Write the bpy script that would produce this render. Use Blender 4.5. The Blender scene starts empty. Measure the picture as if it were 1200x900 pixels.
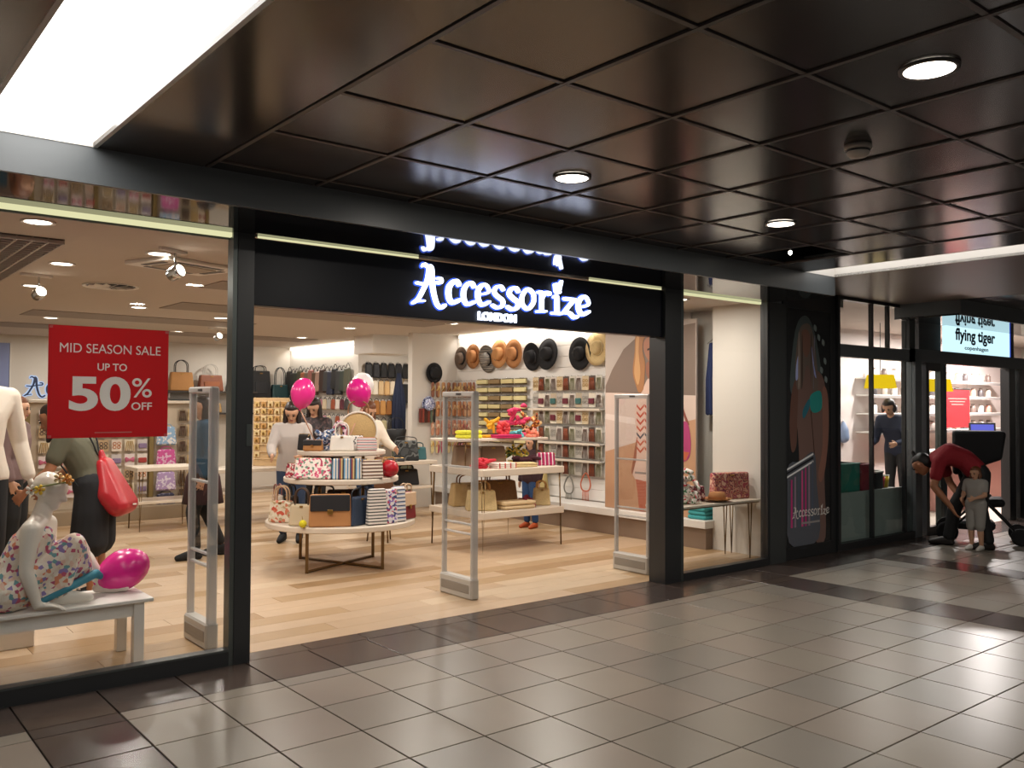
import bpy, bmesh, math, random
from mathutils import Vector, Matrix
random.seed(7)
SC = bpy.context.scene
C = SC.collection
PI = math.pi
V = Vector

# ------------------------------------------------------------------ camera, world, exposure
cam_d = bpy.data.cameras.new('camera')
cam_d.sensor_width = 36.0
cam_d.lens = 1034.0 * 36.0 / 1200.0
cam_d.clip_start = 0.05
cam = bpy.data.objects.new('camera', cam_d)
C.objects.link(cam)
YAW, PITCH, ROLL = 0.6829, 0.0239, 0.0051
_f = V((math.cos(PITCH)*math.sin(YAW), math.cos(PITCH)*math.cos(YAW), math.sin(PITCH)))
_r = V((math.cos(YAW), -math.sin(YAW), 0))
_u = _r.cross(_f)
_r2 = _r*math.cos(ROLL) + _u*math.sin(ROLL)
_u2 = -_r*math.sin(ROLL) + _u*math.cos(ROLL)
cam.matrix_world = Matrix(((_r2.x, _u2.x, -_f.x, 0), (_r2.y, _u2.y, -_f.y, -5.3185), (_r2.z, _u2.z, -_f.z, 1.6), (0, 0, 0, 1)))
SC.camera = cam
SC.view_settings.view_transform = 'Standard'
SC.view_settings.look = 'None'
SC.view_settings.gamma = 1.0
SC.view_settings.use_curve_mapping = False
SC.view_settings.exposure = 0.0
w = bpy.data.worlds.new('dim_mall_air')
SC.world = w
w.use_nodes = True
w.node_tree.nodes['Background'].inputs[0].default_value = (0.60, 0.56, 0.52, 1)
w.node_tree.nodes['Background'].inputs[1].default_value = 0.19
SC.cycles.max_bounces = 7
SC.cycles.diffuse_bounces = 4
SC.cycles.glossy_bounces = 4
SC.cycles.transparent_max_bounces = 12
SC.cycles.caustics_reflective = False
SC.cycles.caustics_refractive = False
SC.cycles.sample_clamp_indirect = 4.0

# ------------------------------------------------------------------ lamps of the place
def lamp(name, kind, loc, power, col, size=0.2, rot=(0, 0, 0), size_y=None, spread=None, label=None):
    d = bpy.data.lights.new(name, kind)
    d.energy = power
    d.color = col
    if kind == 'AREA':
        d.size = size
        d.shape = 'DISK'
        if size_y:
            d.shape = 'RECTANGLE'
            d.size_y = size_y
        if spread:
            d.spread = spread
    elif kind == 'SPOT':
        d.spot_size = spread or 1.2
        d.spot_blend = 0.6
        d.shadow_soft_size = size
    else:
        d.shadow_soft_size = size
    o = bpy.data.objects.new(name, d)
    o.location = loc
    o.rotation_euler = rot
    C.objects.link(o)
    return o
WARM = (1.0, 0.93, 0.84)
COOL = (1.0, 0.97, 0.93)
SHOP_SPOTS = [(1.65, 2.45), (2.1, 1.45), (1.75, 4.1), (3.1, 5.4), (3.3, 1.2), (1.15, 0.75), (4.6, 1.5), (6.2, 1.4), (7.2, 0.75), (4.0, 3.6), (5.6, 3.3), (7.0, 2.6),
              (7.0, 4.6), (4.3, 6.0), (6.3, 6.2), (2.6, 7.5), (4.6, 8.6), (6.6, 8.4), (3.4, 10.0), (6.3, 10.2), (8.1, 7.3)]
for (x, y) in SHOP_SPOTS:
    lamp('shop_downlight', 'AREA', (x, y, 2.695), 19, WARM, 0.16)
MALL_SPOTS = [(3.19, -3.80), (3.25, -1.83), (5.145, -1.86)]
for (x, y) in MALL_SPOTS:
    lamp('mall_downlight_and_fill', 'AREA', (x, y, 2.822), 13, (1, 0.93, 0.84), 0.17)
for (x, y) in [(3.2, -5.8), (5.1, -3.8), (5.1, -5.8), (7.4, -4.6), (8.9, -3.2)]:            # unseen lamps added to brighten the mall floor, without fixtures
    lamp('mall_downlight_and_fill', 'AREA', (x, y, 2.80), 11, (1, 0.93, 0.84), 0.17)
# neighbour shop
for x, e in ((10.2, 34), (12.0, 40), (13.8, 85), (15.6, 160), (17.0, 160)):
    lamp('neighbour_shop_light', 'AREA', (x, 1.2, 2.80), e, (1, 0.93, 0.89), 0.3)

# ------------------------------------------------------------------ materials
def lin(c):
    def g(v):
        v /= 255.0
        return v/12.92 if v <= 0.04045 else ((v+0.055)/1.055)**2.4
    if isinstance(c, str):
        c = tuple(int(c[i:i+2], 16) for i in (0, 2, 4))
    return (g(c[0]), g(c[1]), g(c[2]), 1)
_M = {}
def mat(name, col=None, rough=0.55, metal=0.0, spec=0.5, emit=None, es=0.0, coat=0.0, noise=0.0, nscale=8.0, bump=0.0, bscale=60.0, ior=None, sheen=0.0):
    if name in _M:
        return _M[name]
    m = bpy.data.materials.new(name)
    m.use_nodes = True
    nt = m.node_tree
    b = nt.nodes['Principled BSDF']
    b.inputs['Base Color'].default_value = lin(col)
    b.inputs['Roughness'].default_value = rough
    b.inputs['Metallic'].default_value = metal
    b.inputs['Specular IOR Level'].default_value = spec
    b.inputs['Coat Weight'].default_value = coat
    if ior:
        b.inputs['IOR'].default_value = ior
    if sheen:
        b.inputs['Sheen Weight'].default_value = sheen
    if emit:
        b.inputs['Emission Color'].default_value = lin(emit)
        b.inputs['Emission Strength'].default_value = es
    tc = None
    if noise or bump:
        tc = nt.nodes.new('ShaderNodeTexCoord')
    if noise:
        n = nt.nodes.new('ShaderNodeTexNoise')
        n.inputs['Scale'].default_value = nscale
        n.inputs['Detail'].default_value = 3
        nt.links.new(tc.outputs['Object'], n.inputs['Vector'])
        mx = nt.nodes.new('ShaderNodeMix')
        mx.data_type = 'RGBA'
        c = lin(col)
        mx.inputs[6].default_value = tuple(max(0, v*(1-noise)) for v in c[:3]) + (1,)
        mx.inputs[7].default_value = tuple(min(1, v*(1+noise)) for v in c[:3]) + (1,)
        nt.links.new(n.outputs['Fac'], mx.inputs[0])
        nt.links.new(mx.outputs[2], b.inputs['Base Color'])
    if bump:
        n2 = nt.nodes.new('ShaderNodeTexNoise')
        n2.inputs['Scale'].default_value = bscale
        nt.links.new(tc.outputs['Object'], n2.inputs['Vector'])
        bp = nt.nodes.new('ShaderNodeBump')
        bp.inputs['Strength'].default_value = bump
        bp.inputs['Distance'].default_value = 0.01
        nt.links.new(n2.outputs['Fac'], bp.inputs['Height'])
        nt.links.new(bp.outputs['Normal'], b.inputs['Normal'])
    _M[name] = m
    return m

def ramp_mat(name, cols, kind='voronoi', scale=18.0, rough=0.6, axis=2, dist=0.0, rnd=False):
    """printed cloth: colour cells (floral), stripes along an axis, or noise blotches"""
    if name in _M:
        return _M[name]
    m = bpy.data.materials.new(name)
    m.use_nodes = True
    nt = m.node_tree
    b = nt.nodes['Principled BSDF']
    b.inputs['Roughness'].default_value = rough
    tc = nt.nodes.new('ShaderNodeTexCoord')
    rp = nt.nodes.new('ShaderNodeValToRGB')
    rp.color_ramp.interpolation = 'CONSTANT'
    n = len(cols)
    while len(rp.color_ramp.elements) < n:
        rp.color_ramp.elements.new(0.5)
    for i, c in enumerate(cols):
        rp.color_ramp.elements[i].position = i/n
        rp.color_ramp.elements[i].color = lin(c)
    if kind == 'voronoi':
        t = nt.nodes.new('ShaderNodeTexVoronoi')
        t.inputs['Scale'].default_value = scale
        nt.links.new(tc.outputs['Object'], t.inputs['Vector'])
        sp = nt.nodes.new('ShaderNodeSeparateColor')
        nt.links.new(t.outputs['Color'], sp.inputs[0])
        nt.links.new(sp.outputs[0], rp.inputs[0])
    elif kind == 'stripe':
        sx = nt.nodes.new('ShaderNodeSeparateXYZ')
        nt.links.new(tc.outputs['Object'], sx.inputs[0])
        mu = nt.nodes.new('ShaderNodeMath')
        mu.operation = 'MULTIPLY'
        mu.inputs[1].default_value = scale
        nt.links.new(sx.outputs[axis], mu.inputs[0])
        fr = nt.nodes.new('ShaderNodeMath')
        fr.operation = 'FRACT'
        nt.links.new(mu.outputs[0], fr.inputs[0])
        nt.links.new(fr.outputs[0], rp.inputs[0])
    else:
        t = nt.nodes.new('ShaderNodeTexNoise')
        t.inputs['Scale'].default_value = scale
        t.inputs['Detail'].default_value = 1.0
        nt.links.new(tc.outputs['Object'], t.inputs['Vector'])
        mr = nt.nodes.new('ShaderNodeMapRange')
        mr.inputs[1].default_value = 0.3
        mr.inputs[2].default_value = 0.7
        nt.links.new(t.outputs['Fac'], mr.inputs[0])
        nt.links.new(mr.outputs[0], rp.inputs[0])
    nt.links.new(rp.outputs[0], b.inputs['Base Color'])
    _M[name] = m
    return m

def emit_mat(name, col, s):
    if name in _M:
        return _M[name]
    m = bpy.data.materials.new(name)
    m.use_nodes = True
    nt = m.node_tree
    nt.nodes.clear()
    e = nt.nodes.new('ShaderNodeEmission')
    e.inputs[0].default_value = lin(col)
    e.inputs[1].default_value = s
    o = nt.nodes.new('ShaderNodeOutputMaterial')
    nt.links.new(e.outputs[0], o.inputs[0])
    _M[name] = m
    return m

def paper_mat(name, col, t=0.5):
    """thin poster paper: part of the light from behind shines through"""
    if name in _M:
        return _M[name]
    m = mat(name, col, rough=0.5, spec=0.3)
    nt = m.node_tree
    tr = nt.nodes.new('ShaderNodeBsdfTranslucent')
    tr.inputs[0].default_value = lin(col)
    mx = nt.nodes.new('ShaderNodeMixShader')
    mx.inputs[0].default_value = t
    out = [n for n in nt.nodes if n.type == 'OUTPUT_MATERIAL'][0]
    nt.links.new(nt.nodes['Principled BSDF'].outputs[0], mx.inputs[1])
    nt.links.new(tr.outputs[0], mx.inputs[2])
    nt.links.new(mx.outputs[0], out.inputs[0])
    return m
def frosted_mat(name, col, t=0.45):
    if name in _M:
        return _M[name]
    m = mat(name, col, rough=0.3)
    nt = m.node_tree
    tr = nt.nodes.new('ShaderNodeBsdfTransparent')
    mx = nt.nodes.new('ShaderNodeMixShader')
    mx.inputs[0].default_value = t
    out = [n for n in nt.nodes if n.type == 'OUTPUT_MATERIAL'][0]
    nt.links.new(nt.nodes['Principled BSDF'].outputs[0], mx.inputs[1])
    nt.links.new(tr.outputs[0], mx.inputs[2])
    nt.links.new(mx.outputs[0], out.inputs[0])
    return m

def glass_mat(name, tint=(0.985, 0.99, 0.985), ior=1.5, gain=1.0):
    if name in _M:
        return _M[name]
    m = bpy.data.materials.new(name)
    m.use_nodes = True
    nt = m.node_tree
    nt.nodes.clear()
    t = nt.nodes.new('ShaderNodeBsdfTransparent')
    t.inputs[0].default_value = tint + (1,)
    g = nt.nodes.new('ShaderNodeBsdfGlossy')
    g.inputs['Roughness'].default_value = 0.01
    fr = nt.nodes.new('ShaderNodeFresnel')
    fr.inputs['IOR'].default_value = ior
    mx = nt.nodes.new('ShaderNodeMixShader')
    ge = nt.nodes.new('ShaderNodeNewGeometry')
    inv = nt.nodes.new('ShaderNodeMath')          # the far side of a thin pane does not reflect again
    inv.operation = 'SUBTRACT'
    inv.inputs[0].default_value = 1.0
    nt.links.new(ge.outputs['Backfacing'], inv.inputs[1])
    mu = nt.nodes.new('ShaderNodeMath')
    mu.operation = 'MULTIPLY'
    nt.links.new(fr.outputs[0], mu.inputs[0])
    nt.links.new(inv.outputs[0], mu.inputs[1])
    nt.links.new(mu.outputs[0], mx.inputs[0])
    nt.links.new(t.outputs[0], mx.inputs[1])
    nt.links.new(g.outputs[0], mx.inputs[2])
    o = nt.nodes.new('ShaderNodeOutputMaterial')
    nt.links.new(mx.outputs[0], o.inputs[0])
    _M[name] = m
    return m

# ------------------------------------------------------------------ mesh builder
class MB:
    def __init__(s):
        s.bm = bmesh.new()
        s.mi = 0
    def _tag(s, faces):
        for f in faces:
            f.material_index = s.mi
    def box(s, c, d, rot=None, bevel=0.0, taper=None, seg=1):
        n0 = len(s.bm.faces)
        bm2 = bmesh.new()
        bmesh.ops.create_cube(bm2, size=1.0)
        for v in bm2.verts:
            k = 1.0
            if taper and v.co.z > 0:
                v.co.x *= taper[0]
                v.co.y *= taper[1]
            v.co = V((v.co.x*d[0], v.co.y*d[1], v.co.z*d[2]))
        if bevel:
            bmesh.ops.bevel(bm2, geom=list(bm2.edges), offset=bevel, segments=seg, affect='EDGES', profile=0.5)
        R = rot if rot else Matrix.Identity(3)
        for v in bm2.verts:
            v.co = R @ v.co + V(c)
        s._merge(bm2)
        return s
    def _merge(s, bm2):
        mp = {}
        for v in bm2.verts:
            mp[v] = s.bm.verts.new(v.co)
        for f in bm2.faces:
            try:
                nf = s.bm.faces.new([mp[v] for v in f.verts])
                nf.material_index = s.mi
                nf.smooth = f.smooth
            except ValueError:
                pass
        bm2.free()
    def tube(s, pts, r, seg=6, closed=False, cap=True):
        pts = [V(p) for p in pts]
        n = len(pts)
        rings = []
        prev = None
        for i, p in enumerate(pts):
            a = pts[(i-1) % n] if (closed or i > 0) else p
            b = pts[(i+1) % n] if (closed or i < n-1) else p
            t = (b-a)
            if t.length < 1e-9:
                t = V((0, 0, 1))
            t.normalize()
            if prev is None:
                up = V((0, 0, 1)) if abs(t.z) < 0.9 else V((1, 0, 0))
                x = t.cross(up).normalized()
            else:
                x = (prev - t*prev.dot(t))
                x = x.normalized() if x.length > 1e-6 else t.orthogonal().normalized()
            prev = x
            y = t.cross(x)
            rr = r[i] if isinstance(r, (list, tuple)) else r
            rings.append([s.bm.verts.new(p + (x*math.cos(2*PI*k/seg) + y*math.sin(2*PI*k/seg))*rr) for k in range(seg)])
        m = n if closed else n-1
        for i in range(m):
            A, B = rings[i], rings[(i+1) % n]
            for k in range(seg):
                f = s.bm.faces.new((A[k], A[(k+1) % seg], B[(k+1) % seg], B[k]))
                f.material_index = s.mi
                f.smooth = True
        if cap and not closed:
            for q in (rings[0], rings[-1][::-1]):
                f = s.bm.faces.new(q[::-1])
                f.material_index = s.mi
        return s
    def lathe(s, prof, seg=20, c=(0, 0, 0), smooth=True, sx=1.0, sy=1.0, M=None, ring=False):
        rings = []
        for (r, z) in prof:
            if r < 1e-6:
                p = V((0, 0, z))
                rings.append([s.bm.verts.new((M @ p if M else p) + V(c))])
            else:
                row = []
                for k in range(seg):
                    p = V((r*math.cos(2*PI*k/seg)*sx, r*math.sin(2*PI*k/seg)*sy, z))
                    row.append(s.bm.verts.new((M @ p if M else p) + V(c)))
                rings.append(row)
        pairs = list(zip(rings, rings[1:])) + ([(rings[-1], rings[0])] if ring else [])
        for A, B in pairs:
            if len(A) == 1 and len(B) == 1:
                continue
            for k in range(seg):
                k2 = (k+1) % seg
                if len(A) == 1:
                    f = s.bm.faces.new((A[0], B[k2], B[k]))
                elif len(B) == 1:
                    f = s.bm.faces.new((A[k], A[k2], B[0]))
                else:
                    f = s.bm.faces.new((A[k], A[k2], B[k2], B[k]))
                f.material_index = s.mi
                f.smooth = smooth
        for R_, fl in (() if ring else ((rings[0], True), (rings[-1], False))):
            if len(R_) > 1:
                f = s.bm.faces.new(R_[::-1] if fl else R_)
                f.material_index = s.mi
        return s
    def prism(s, poly, o, ax, ay, depth):
        """poly (2d) laid out from o along ax, ay and extruded by vector depth"""
        o, ax, ay, dp = V(o), V(ax), V(ay), V(depth)
        a = [s.bm.verts.new(o + ax*p[0] + ay*p[1]) for p in poly]
        b = [s.bm.verts.new(o + ax*p[0] + ay*p[1] + dp) for p in poly]
        n = len(poly)
        fs = [s.bm.faces.new(a), s.bm.faces.new(b[::-1])]
        for i in range(n):
            fs.append(s.bm.faces.new((a[i], b[i], b[(i+1) % n], a[(i+1) % n])))
        s._tag(fs)
        return s
    def hull(s, balls, seg=7, smooth=True):
        """convex hull around balls (point, radius): rounded lumps, limbs and pads"""
        bm2 = bmesh.new()
        for p, r in balls:
            p = V(p)
            for i in range(seg+1):
                th = PI*i/seg
                m = 1 if i in (0, seg) else max(4, int(round(2*seg*math.sin(th))))
                for k in range(m):
                    ph = 2*PI*k/m + i*0.3
                    bm2.verts.new(p + V((math.sin(th)*math.cos(ph), math.sin(th)*math.sin(ph), math.cos(th)))*r)
        g = bmesh.ops.convex_hull(bm2, input=list(bm2.verts))
        bad = [e for e in g['geom_interior'] if isinstance(e, bmesh.types.BMVert)]
        bmesh.ops.delete(bm2, geom=bad, context='VERTS')
        for f in bm2.faces:
            f.smooth = smooth
        s._merge(bm2)
        return s
    def mesh(s, name, mats):
        bmesh.ops.recalc_face_normals(s.bm, faces=s.bm.faces)
        me = bpy.data.meshes.new(name)
        s.bm.to_mesh(me)
        s.bm.free()
        for m in (mats if isinstance(mats, (list, tuple)) else [mats]):
            me.materials.append(m)
        return me
    def obj(s, name, mats, parent=None, loc=None):
        o = bpy.data.objects.new(name, s.mesh(name, mats))
        C.objects.link(o)
        if parent:
            o.parent = parent
        if loc:
            o.location = loc
        return o

def thing(name, label, cat, loc=(0, 0, 0), rz=0.0, group=None):
    o = bpy.data.objects.new(name, None)
    o.empty_display_size = 0.1
    C.objects.link(o)
    o.location = loc
    o.rotation_euler = (0, 0, rz)
    o['label'] = label
    o['category'] = cat
    if group:
        o['group'] = group
    return o
def tag(o, label, cat, group=None):
    o['label'] = label
    o['category'] = cat
    if group:
        o['group'] = group
    return o
def struct(o):
    o['kind'] = 'structure'
    return o
def inst(name, me, loc, parent=None, rz=0.0):
    o = bpy.data.objects.new(name, me)
    C.objects.link(o)
    o.location = loc
    o.rotation_euler = (0, 0, rz)
    if parent:
        o.parent = parent
    return o
ORD = ('first', 'second', 'third', 'fourth', 'fifth', 'sixth', 'seventh', 'eighth', 'ninth', 'tenth', 'eleventh', 'twelfth', 'thirteenth', 'fourteenth', 'fifteenth', 'sixteenth')
def dup(root, loc, rz=None, label=None, group=None, scale=None):
    r = root.copy()
    C.objects.link(r)
    r.location = loc
    if rz is not None:
        r.rotation_euler = (root.rotation_euler[0], root.rotation_euler[1], rz)
    if label:
        r['label'] = label
    if group:
        r['group'] = group
    if scale:
        r.scale = scale if isinstance(scale, tuple) else (scale,)*3
    for ch in list(root.children):
        c = ch.copy()
        C.objects.link(c)
        c.parent = r
        for g in list(ch.children):
            d = g.copy()
            C.objects.link(d)
            d.parent = c
    return r
def bx(name, x0, x1, y0, y1, z0, z1, m, parent=None, bevel=0.0):
    return MB().box(((x0+x1)/2, (y0+y1)/2, (z0+z1)/2), (abs(x1-x0), abs(y1-y0), abs(z1-z0)), bevel=bevel).obj(name, m, parent)

def spline(pts, n=6, closed=False):
    out = []
    P = [V(p) if len(p) == 3 else V((p[0], p[1], 0)) for p in pts]
    m = len(P)
    rng = range(m if closed else m-1)
    for i in rng:
        p0 = P[(i-1) % m] if closed or i > 0 else P[0]
        p1, p2 = P[i], P[(i+1) % m]
        p3 = P[(i+2) % m] if closed or i+2 < m else P[-1]
        for k in range(n):
            t = k/n
            out.append(0.5*((2*p1) + (p2-p0)*t + (2*p0-5*p1+4*p2-p3)*t*t + (-p0+3*p1-3*p2+p3)*t**3))
    if not closed:
        out.append(P[-1])
    return out

def stroke_letter(strokes, o, ax, ay, dp, nseg=5):
    """strokes: list of (points2d, widths, closed) drawn as solid ribbons with round ends"""
    mb = MB()
    o, ax, ay, dp = V(o), V(ax), V(ay), V(dp)
    for si, (pts, wd, closed) in enumerate(strokes):
        sp = spline(pts, nseg, closed)
        n = len(sp)
        W = []
        for i in range(n):
            if isinstance(wd, (list, tuple)):
                x = i/(n-1)*(len(wd)-1)
                a = min(int(x), len(wd)-2)
                W.append(wd[a]*(1-(x-a)) + wd[a+1]*(x-a))
            else:
                W.append(wd)
        L, R = [], []
        for i in range(n):
            a = sp[(i-1) % n] if closed or i > 0 else sp[i]
            b = sp[(i+1) % n] if closed or i < n-1 else sp[i]
            d = (b-a).normalized()
            nx, ny = -d.y*W[i]/2, d.x*W[i]/2
            L.append((sp[i].x+nx, sp[i].y+ny))
            R.append((sp[i].x-nx, sp[i].y-ny))
        sh = dp*(0.004*si)
        def vv(q, k):
            return mb.bm.verts.new(o + ax*q[0] + ay*q[1] + (dp if k else V((0, 0, 0))) + sh)
        lf = [vv(q, 1) for q in L]; rf = [vv(q, 1) for q in R]
        lb = [vv(q, 0) for q in L]; rb = [vv(q, 0) for q in R]
        for i in range(n if closed else n-1):
            k = (i+1) % n
            mb.bm.faces.new((lf[i], lf[k], rf[k], rf[i]))
            mb.bm.faces.new((lb[i], rb[i], rb[k], lb[k]))
            mb.bm.faces.new((lf[i], lb[i], lb[k], lf[k]))
            mb.bm.faces.new((rf[i], rf[k], rb[k], rb[i]))
        if not closed:
            for e, s in ((0, -1), (n-1, 1)):
                d = (sp[1]-sp[0]) if e == 0 else (sp[-1]-sp[-2])
                an = math.atan2(d.y, d.x)
                arc = [(sp[e].x+math.cos(an+PI/2-s*PI*t/6)*W[e]/2, sp[e].y+math.sin(an+PI/2-s*PI*t/6)*W[e]/2) for t in range(1, 6)]
                af = [vv(q, 1) for q in arc]; ab = [vv(q, 0) for q in arc]
                F = [lf[e]] + af + [rf[e]]
                B = [lb[e]] + ab + [rb[e]]
                mb.bm.faces.new(F)
                mb.bm.faces.new(B[::-1])
                for i in range(len(F)-1):
                    mb.bm.faces.new((F[i], B[i], B[i+1], F[i+1]))
    return mb

def text_fit(body, x0, x1, z0, z1, y, m, parent, name='lettering', off=0.0, ext=0.002, rz=0.0, plane='XZ'):
    cu = bpy.data.curves.new('t', 'FONT')
    cu.body = body
    cu.size = 1.0
    cu.offset = off
    cu.extrude = 0.01
    cu.resolution_u = 6
    to = bpy.data.objects.new('t', cu)
    C.objects.link(to)
    dg = bpy.context.evaluated_depsgraph_get()
    me = bpy.data.meshes.new_from_object(to.evaluated_get(dg))
    bpy.data.objects.remove(to)
    xs = [v.co.x for v in me.vertices]
    ys = [v.co.y for v in me.vertices]
    ax, bx_, ay, by_ = min(xs), max(xs), min(ys), max(ys)
    for v in me.vertices:
        u = (v.co.x-ax)/(bx_-ax)
        t = (v.co.y-ay)/(by_-ay)
        e = -ext if v.co.z > 0 else 0.0
        X = x0 + (x1-x0)*u
        Z = z0 + (z1-z0)*t
        if plane == 'XZ':
            v.co = (X, y+e, Z)
        else:                      # on a wall facing -X : reading direction is -Y
            v.co = (y+e, -X, Z)
    me.materials.clear()
    me.materials.append(m)
    o = bpy.data.objects.new(name, me)
    C.objects.link(o)
    if parent:
        o.parent = parent
    return o

def remesh(mb, name, m, parent, vox=0.008, smooth_it=4):
    me = mb.mesh(name, m)
    o = bpy.data.objects.new(name, me)
    C.objects.link(o)
    md = o.modifiers.new('r', 'REMESH')
    md.mode = 'VOXEL'
    md.voxel_size = vox
    sm = o.modifiers.new('s', 'SMOOTH')
    sm.factor = 0.5
    sm.iterations = smooth_it
    dg = bpy.context.evaluated_depsgraph_get()
    me2 = bpy.data.meshes.new_from_object(o.evaluated_get(dg))
    o.modifiers.clear()
    o.data = me2
    me2.name = name
    for p in me2.polygons:
        p.use_smooth = True
    if not me2.materials:
        me2.materials.append(m)
    o.parent = parent
    return o
# ================================================================== STRUCTURE
_cp = V((0, -5.3185, 1.6))
def inview(x, y, z, mx=1.12, my=1.15):
    d = V((x, y, z)) - _cp
    k = d.dot(_f)
    if k < 0.2:
        return False
    return abs(1034*d.dot(_r2)/k) < 600*mx and abs(1034*d.dot(_u2)/k) < 450*my

# ---- materials of the setting
M_tile = [mat('beige_floor_tile_%s' % n, c, rough=0.31, noise=0.06, nscale=3, spec=0.45) for n, c in
          (('warm', '8b8276'), ('mid', '857d72'), ('grey', '827b72'), ('rosy', '8a7f74'))]
M_dtile = [mat('dark_floor_tile_%s' % n, c, rough=0.24, noise=0.08, nscale=4) for n, c in (('brown', '4b3f39'), ('umber', '453b37'))]
M_grout = mat('dark_grout', '2c241f', rough=0.8)
M_plank = [mat('oak_plank_%d' % i, c, rough=0.42, noise=0.10, nscale=5) for i, c in enumerate(('bea283', 'b1936f', 'cbb395', 'a4845f', 'c2a789'))]
M_frame = mat('charcoal_frame_metal', '26282a', rough=0.35, metal=0.0, spec=0.6)
M_steel = mat('brushed_grey_frame', '5f6563', rough=0.3, metal=0.7)
M_fascia = mat('grey_fascia_metal', '666b6e', rough=0.35, spec=0.5)
M_soffit = mat('polished_dark_soffit', '151312', rough=0.045, spec=0.5, ior=1.95)
M_navy = mat('navy_sign_panel', '080c1a', rough=0.4, spec=0.3)
M_cpanel = mat('dark_brown_ceiling_panel', '2c2422', rough=0.2, spec=0.6)
M_bar = mat('grey_brown_grid_bar', '4f4743', rough=0.4)
M_border = mat('polished_brown_border_panel', '3c3532', rough=0.16, spec=0.55)
M_void = mat('black_ceiling_void', '060607', rough=0.9)
M_white = mat('white_paint', 'e6e2dc', rough=0.5)
M_shopwall = mat('off_white_shop_wall', 'd9d3ca', rough=0.7)
M_shopceil = mat('shop_ceiling_plaster', 'c6bbb0', rough=0.8)
M_ceildark = mat('taupe_ceiling_band', '978b81', rough=0.7)
M_glass = glass_mat('shop_window_glass')
M_tglass = glass_mat('neighbour_window_glass', (0.93, 0.96, 0.95))
M_led = emit_mat('yellow_green_light_strip', 'e9e6b4', 0.95)
M_diff = emit_mat('white_light_diffuser', 'fffaf4', 6.0)
M_lens = emit_mat('lit_lamp_lens', 'fff2df', 9.0)
M_plinth = mat('taupe_plinth_base', '85705f', rough=0.5)

# ---- mall floor
floor = struct(bx('floor', -3, 20, -8.5, 0.02, -0.10, -0.012, M_grout))
_tc = {}
def tile(x0, x1, y0, y1, mats, name='tile'):
    if x1-x0 < 0.03 or y1-y0 < 0.03:
        return
    cx, cy = (x0+x1)/2, (y0+y1)/2
    if not (inview(cx, cy, 0) or inview(x0, y1, 0) or inview(x1, y1, 0) or inview(x0, y0, 0)):
        return
    m = random.choice(mats)
    k = (round(x1-x0, 3), round(y1-y0, 3), m.name)
    if k not in _tc:
        _tc[k] = MB().box((0, 0, -0.006), (k[0]-0.0085, k[1]-0.0085, 0.012), bevel=0.0015).mesh(name, m)
    inst(name, _tc[k], (cx, cy, 0), floor)
T = 0.4292
colsX = []
x = 0.91 - 5*T
while x < 0.905:
    colsX.append((x, x+T, 0)); x += T
colsX.append((0.91, 1.335, 1))
x = 1.335
for k in range(12):
    colsX.append((x, x+T, 0)); x += T
colsX.append((x, 6.84, 0)); colsX.append((6.84, 7.32, 1))
x = 7.32
for k in range(3):
    colsX.append((x, x+T, 0)); x += T
colsX.append((x, 8.91, 0)); colsX.append((8.91, 9.35, 1))
x = 9.35
for k in range(12):
    colsX.append((x, x+T, 0)); x += T
for (x0, x1, dk) in colsX:
    tile(x0, x1, -0.47, 0.0, M_dtile)
    y = -0.47
    rows = [(-0.612, -0.47)] + [(-0.612-T*(k+1), -0.612-T*k) for k in range(9)]
    for (y0, y1) in rows:
        tile(x0, x1, y0, y1, M_dtile if dk else M_tile)
# dark threshold strip inside the opening
for k in range(9):
    xa = 2.22 + k*0.4289
    MB().box((xa+0.2144, 0.085, -0.006), (0.4229, 0.166, 0.012), bevel=0.0015).obj('threshold_tile', random.choice(M_dtile), floor)

# ---- shop floor of oak planks, laid along the front
floor2 = struct(bx('floor', -1.0, 9.0, 0.02, 11.4, -0.10, -0.014, mat('subfloor', '8f7355', rough=0.7)))
_pc = {}
pw = 0.205
for j in range(56):
    y0 = 0.17 + j*pw
    if y0 > 11.2:
        break
    L = 1.55 if y0 < 7 else 2.6
    x = -1.0 - (j*0.61) % L
    while x < 8.3:
        xa, xb = max(x, -1.0), min(x+L, 8.3)
        if xb-xa > 0.1 and (inview((xa+xb)/2, y0, 0) or inview(xa, y0, 0) or inview(xb, y0, 0)):
            m = random.choice(M_plank)
            k = (round(xb-xa, 2), m.name)
            if k not in _pc:
                _pc[k] = MB().box((0, 0, -0.007), (k[0]-0.003, pw-0.003, 0.014), bevel=0.001).mesh('plank', m)
            inst('plank', _pc[k], ((xa+xb)/2, y0+pw/2, 0), floor2)
        x += L
# ---- shop walls and ceiling
struct(bx('wall_back', -1.0, 9.2, 11.2, 11.35, 0, 2.9, M_shopwall))
struct(bx('wall_left', -1.1, -0.95, 0.0, 11.2, 0, 2.9, M_shopwall))
wr = struct(bx('wall_right', 8.32, 8.47, 0.07, 6.3, 0, 2.9, M_shopwall))
sl = MB().box((0, 0, 0), (0.02, 1, 0.146), bevel=0.003).mesh('slat', M_white)
for k in range(16):
    o = inst('slat', sl, (8.31, 3.9, 0.33 + 0.075 + k*0.15), wr)
    o.scale = (1, 4.8, 1)
struct(bx('wall_right_back', 7.45, 8.4, 6.3, 6.42, 0, 2.9, M_shopwall))
struct(bx('wall_niche_back', 7.7, 9.2, 8.44, 8.56, 0, 2.9, M_shopwall))
struct(bx('wall_niche_right', 8.95, 9.1, 6.42, 8.44, 0, 2.9, M_shopwall))
struct(bx('wall_right_far', 7.7, 7.82, 8.56, 11.2, 0, 2.9, M_shopwall))
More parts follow.
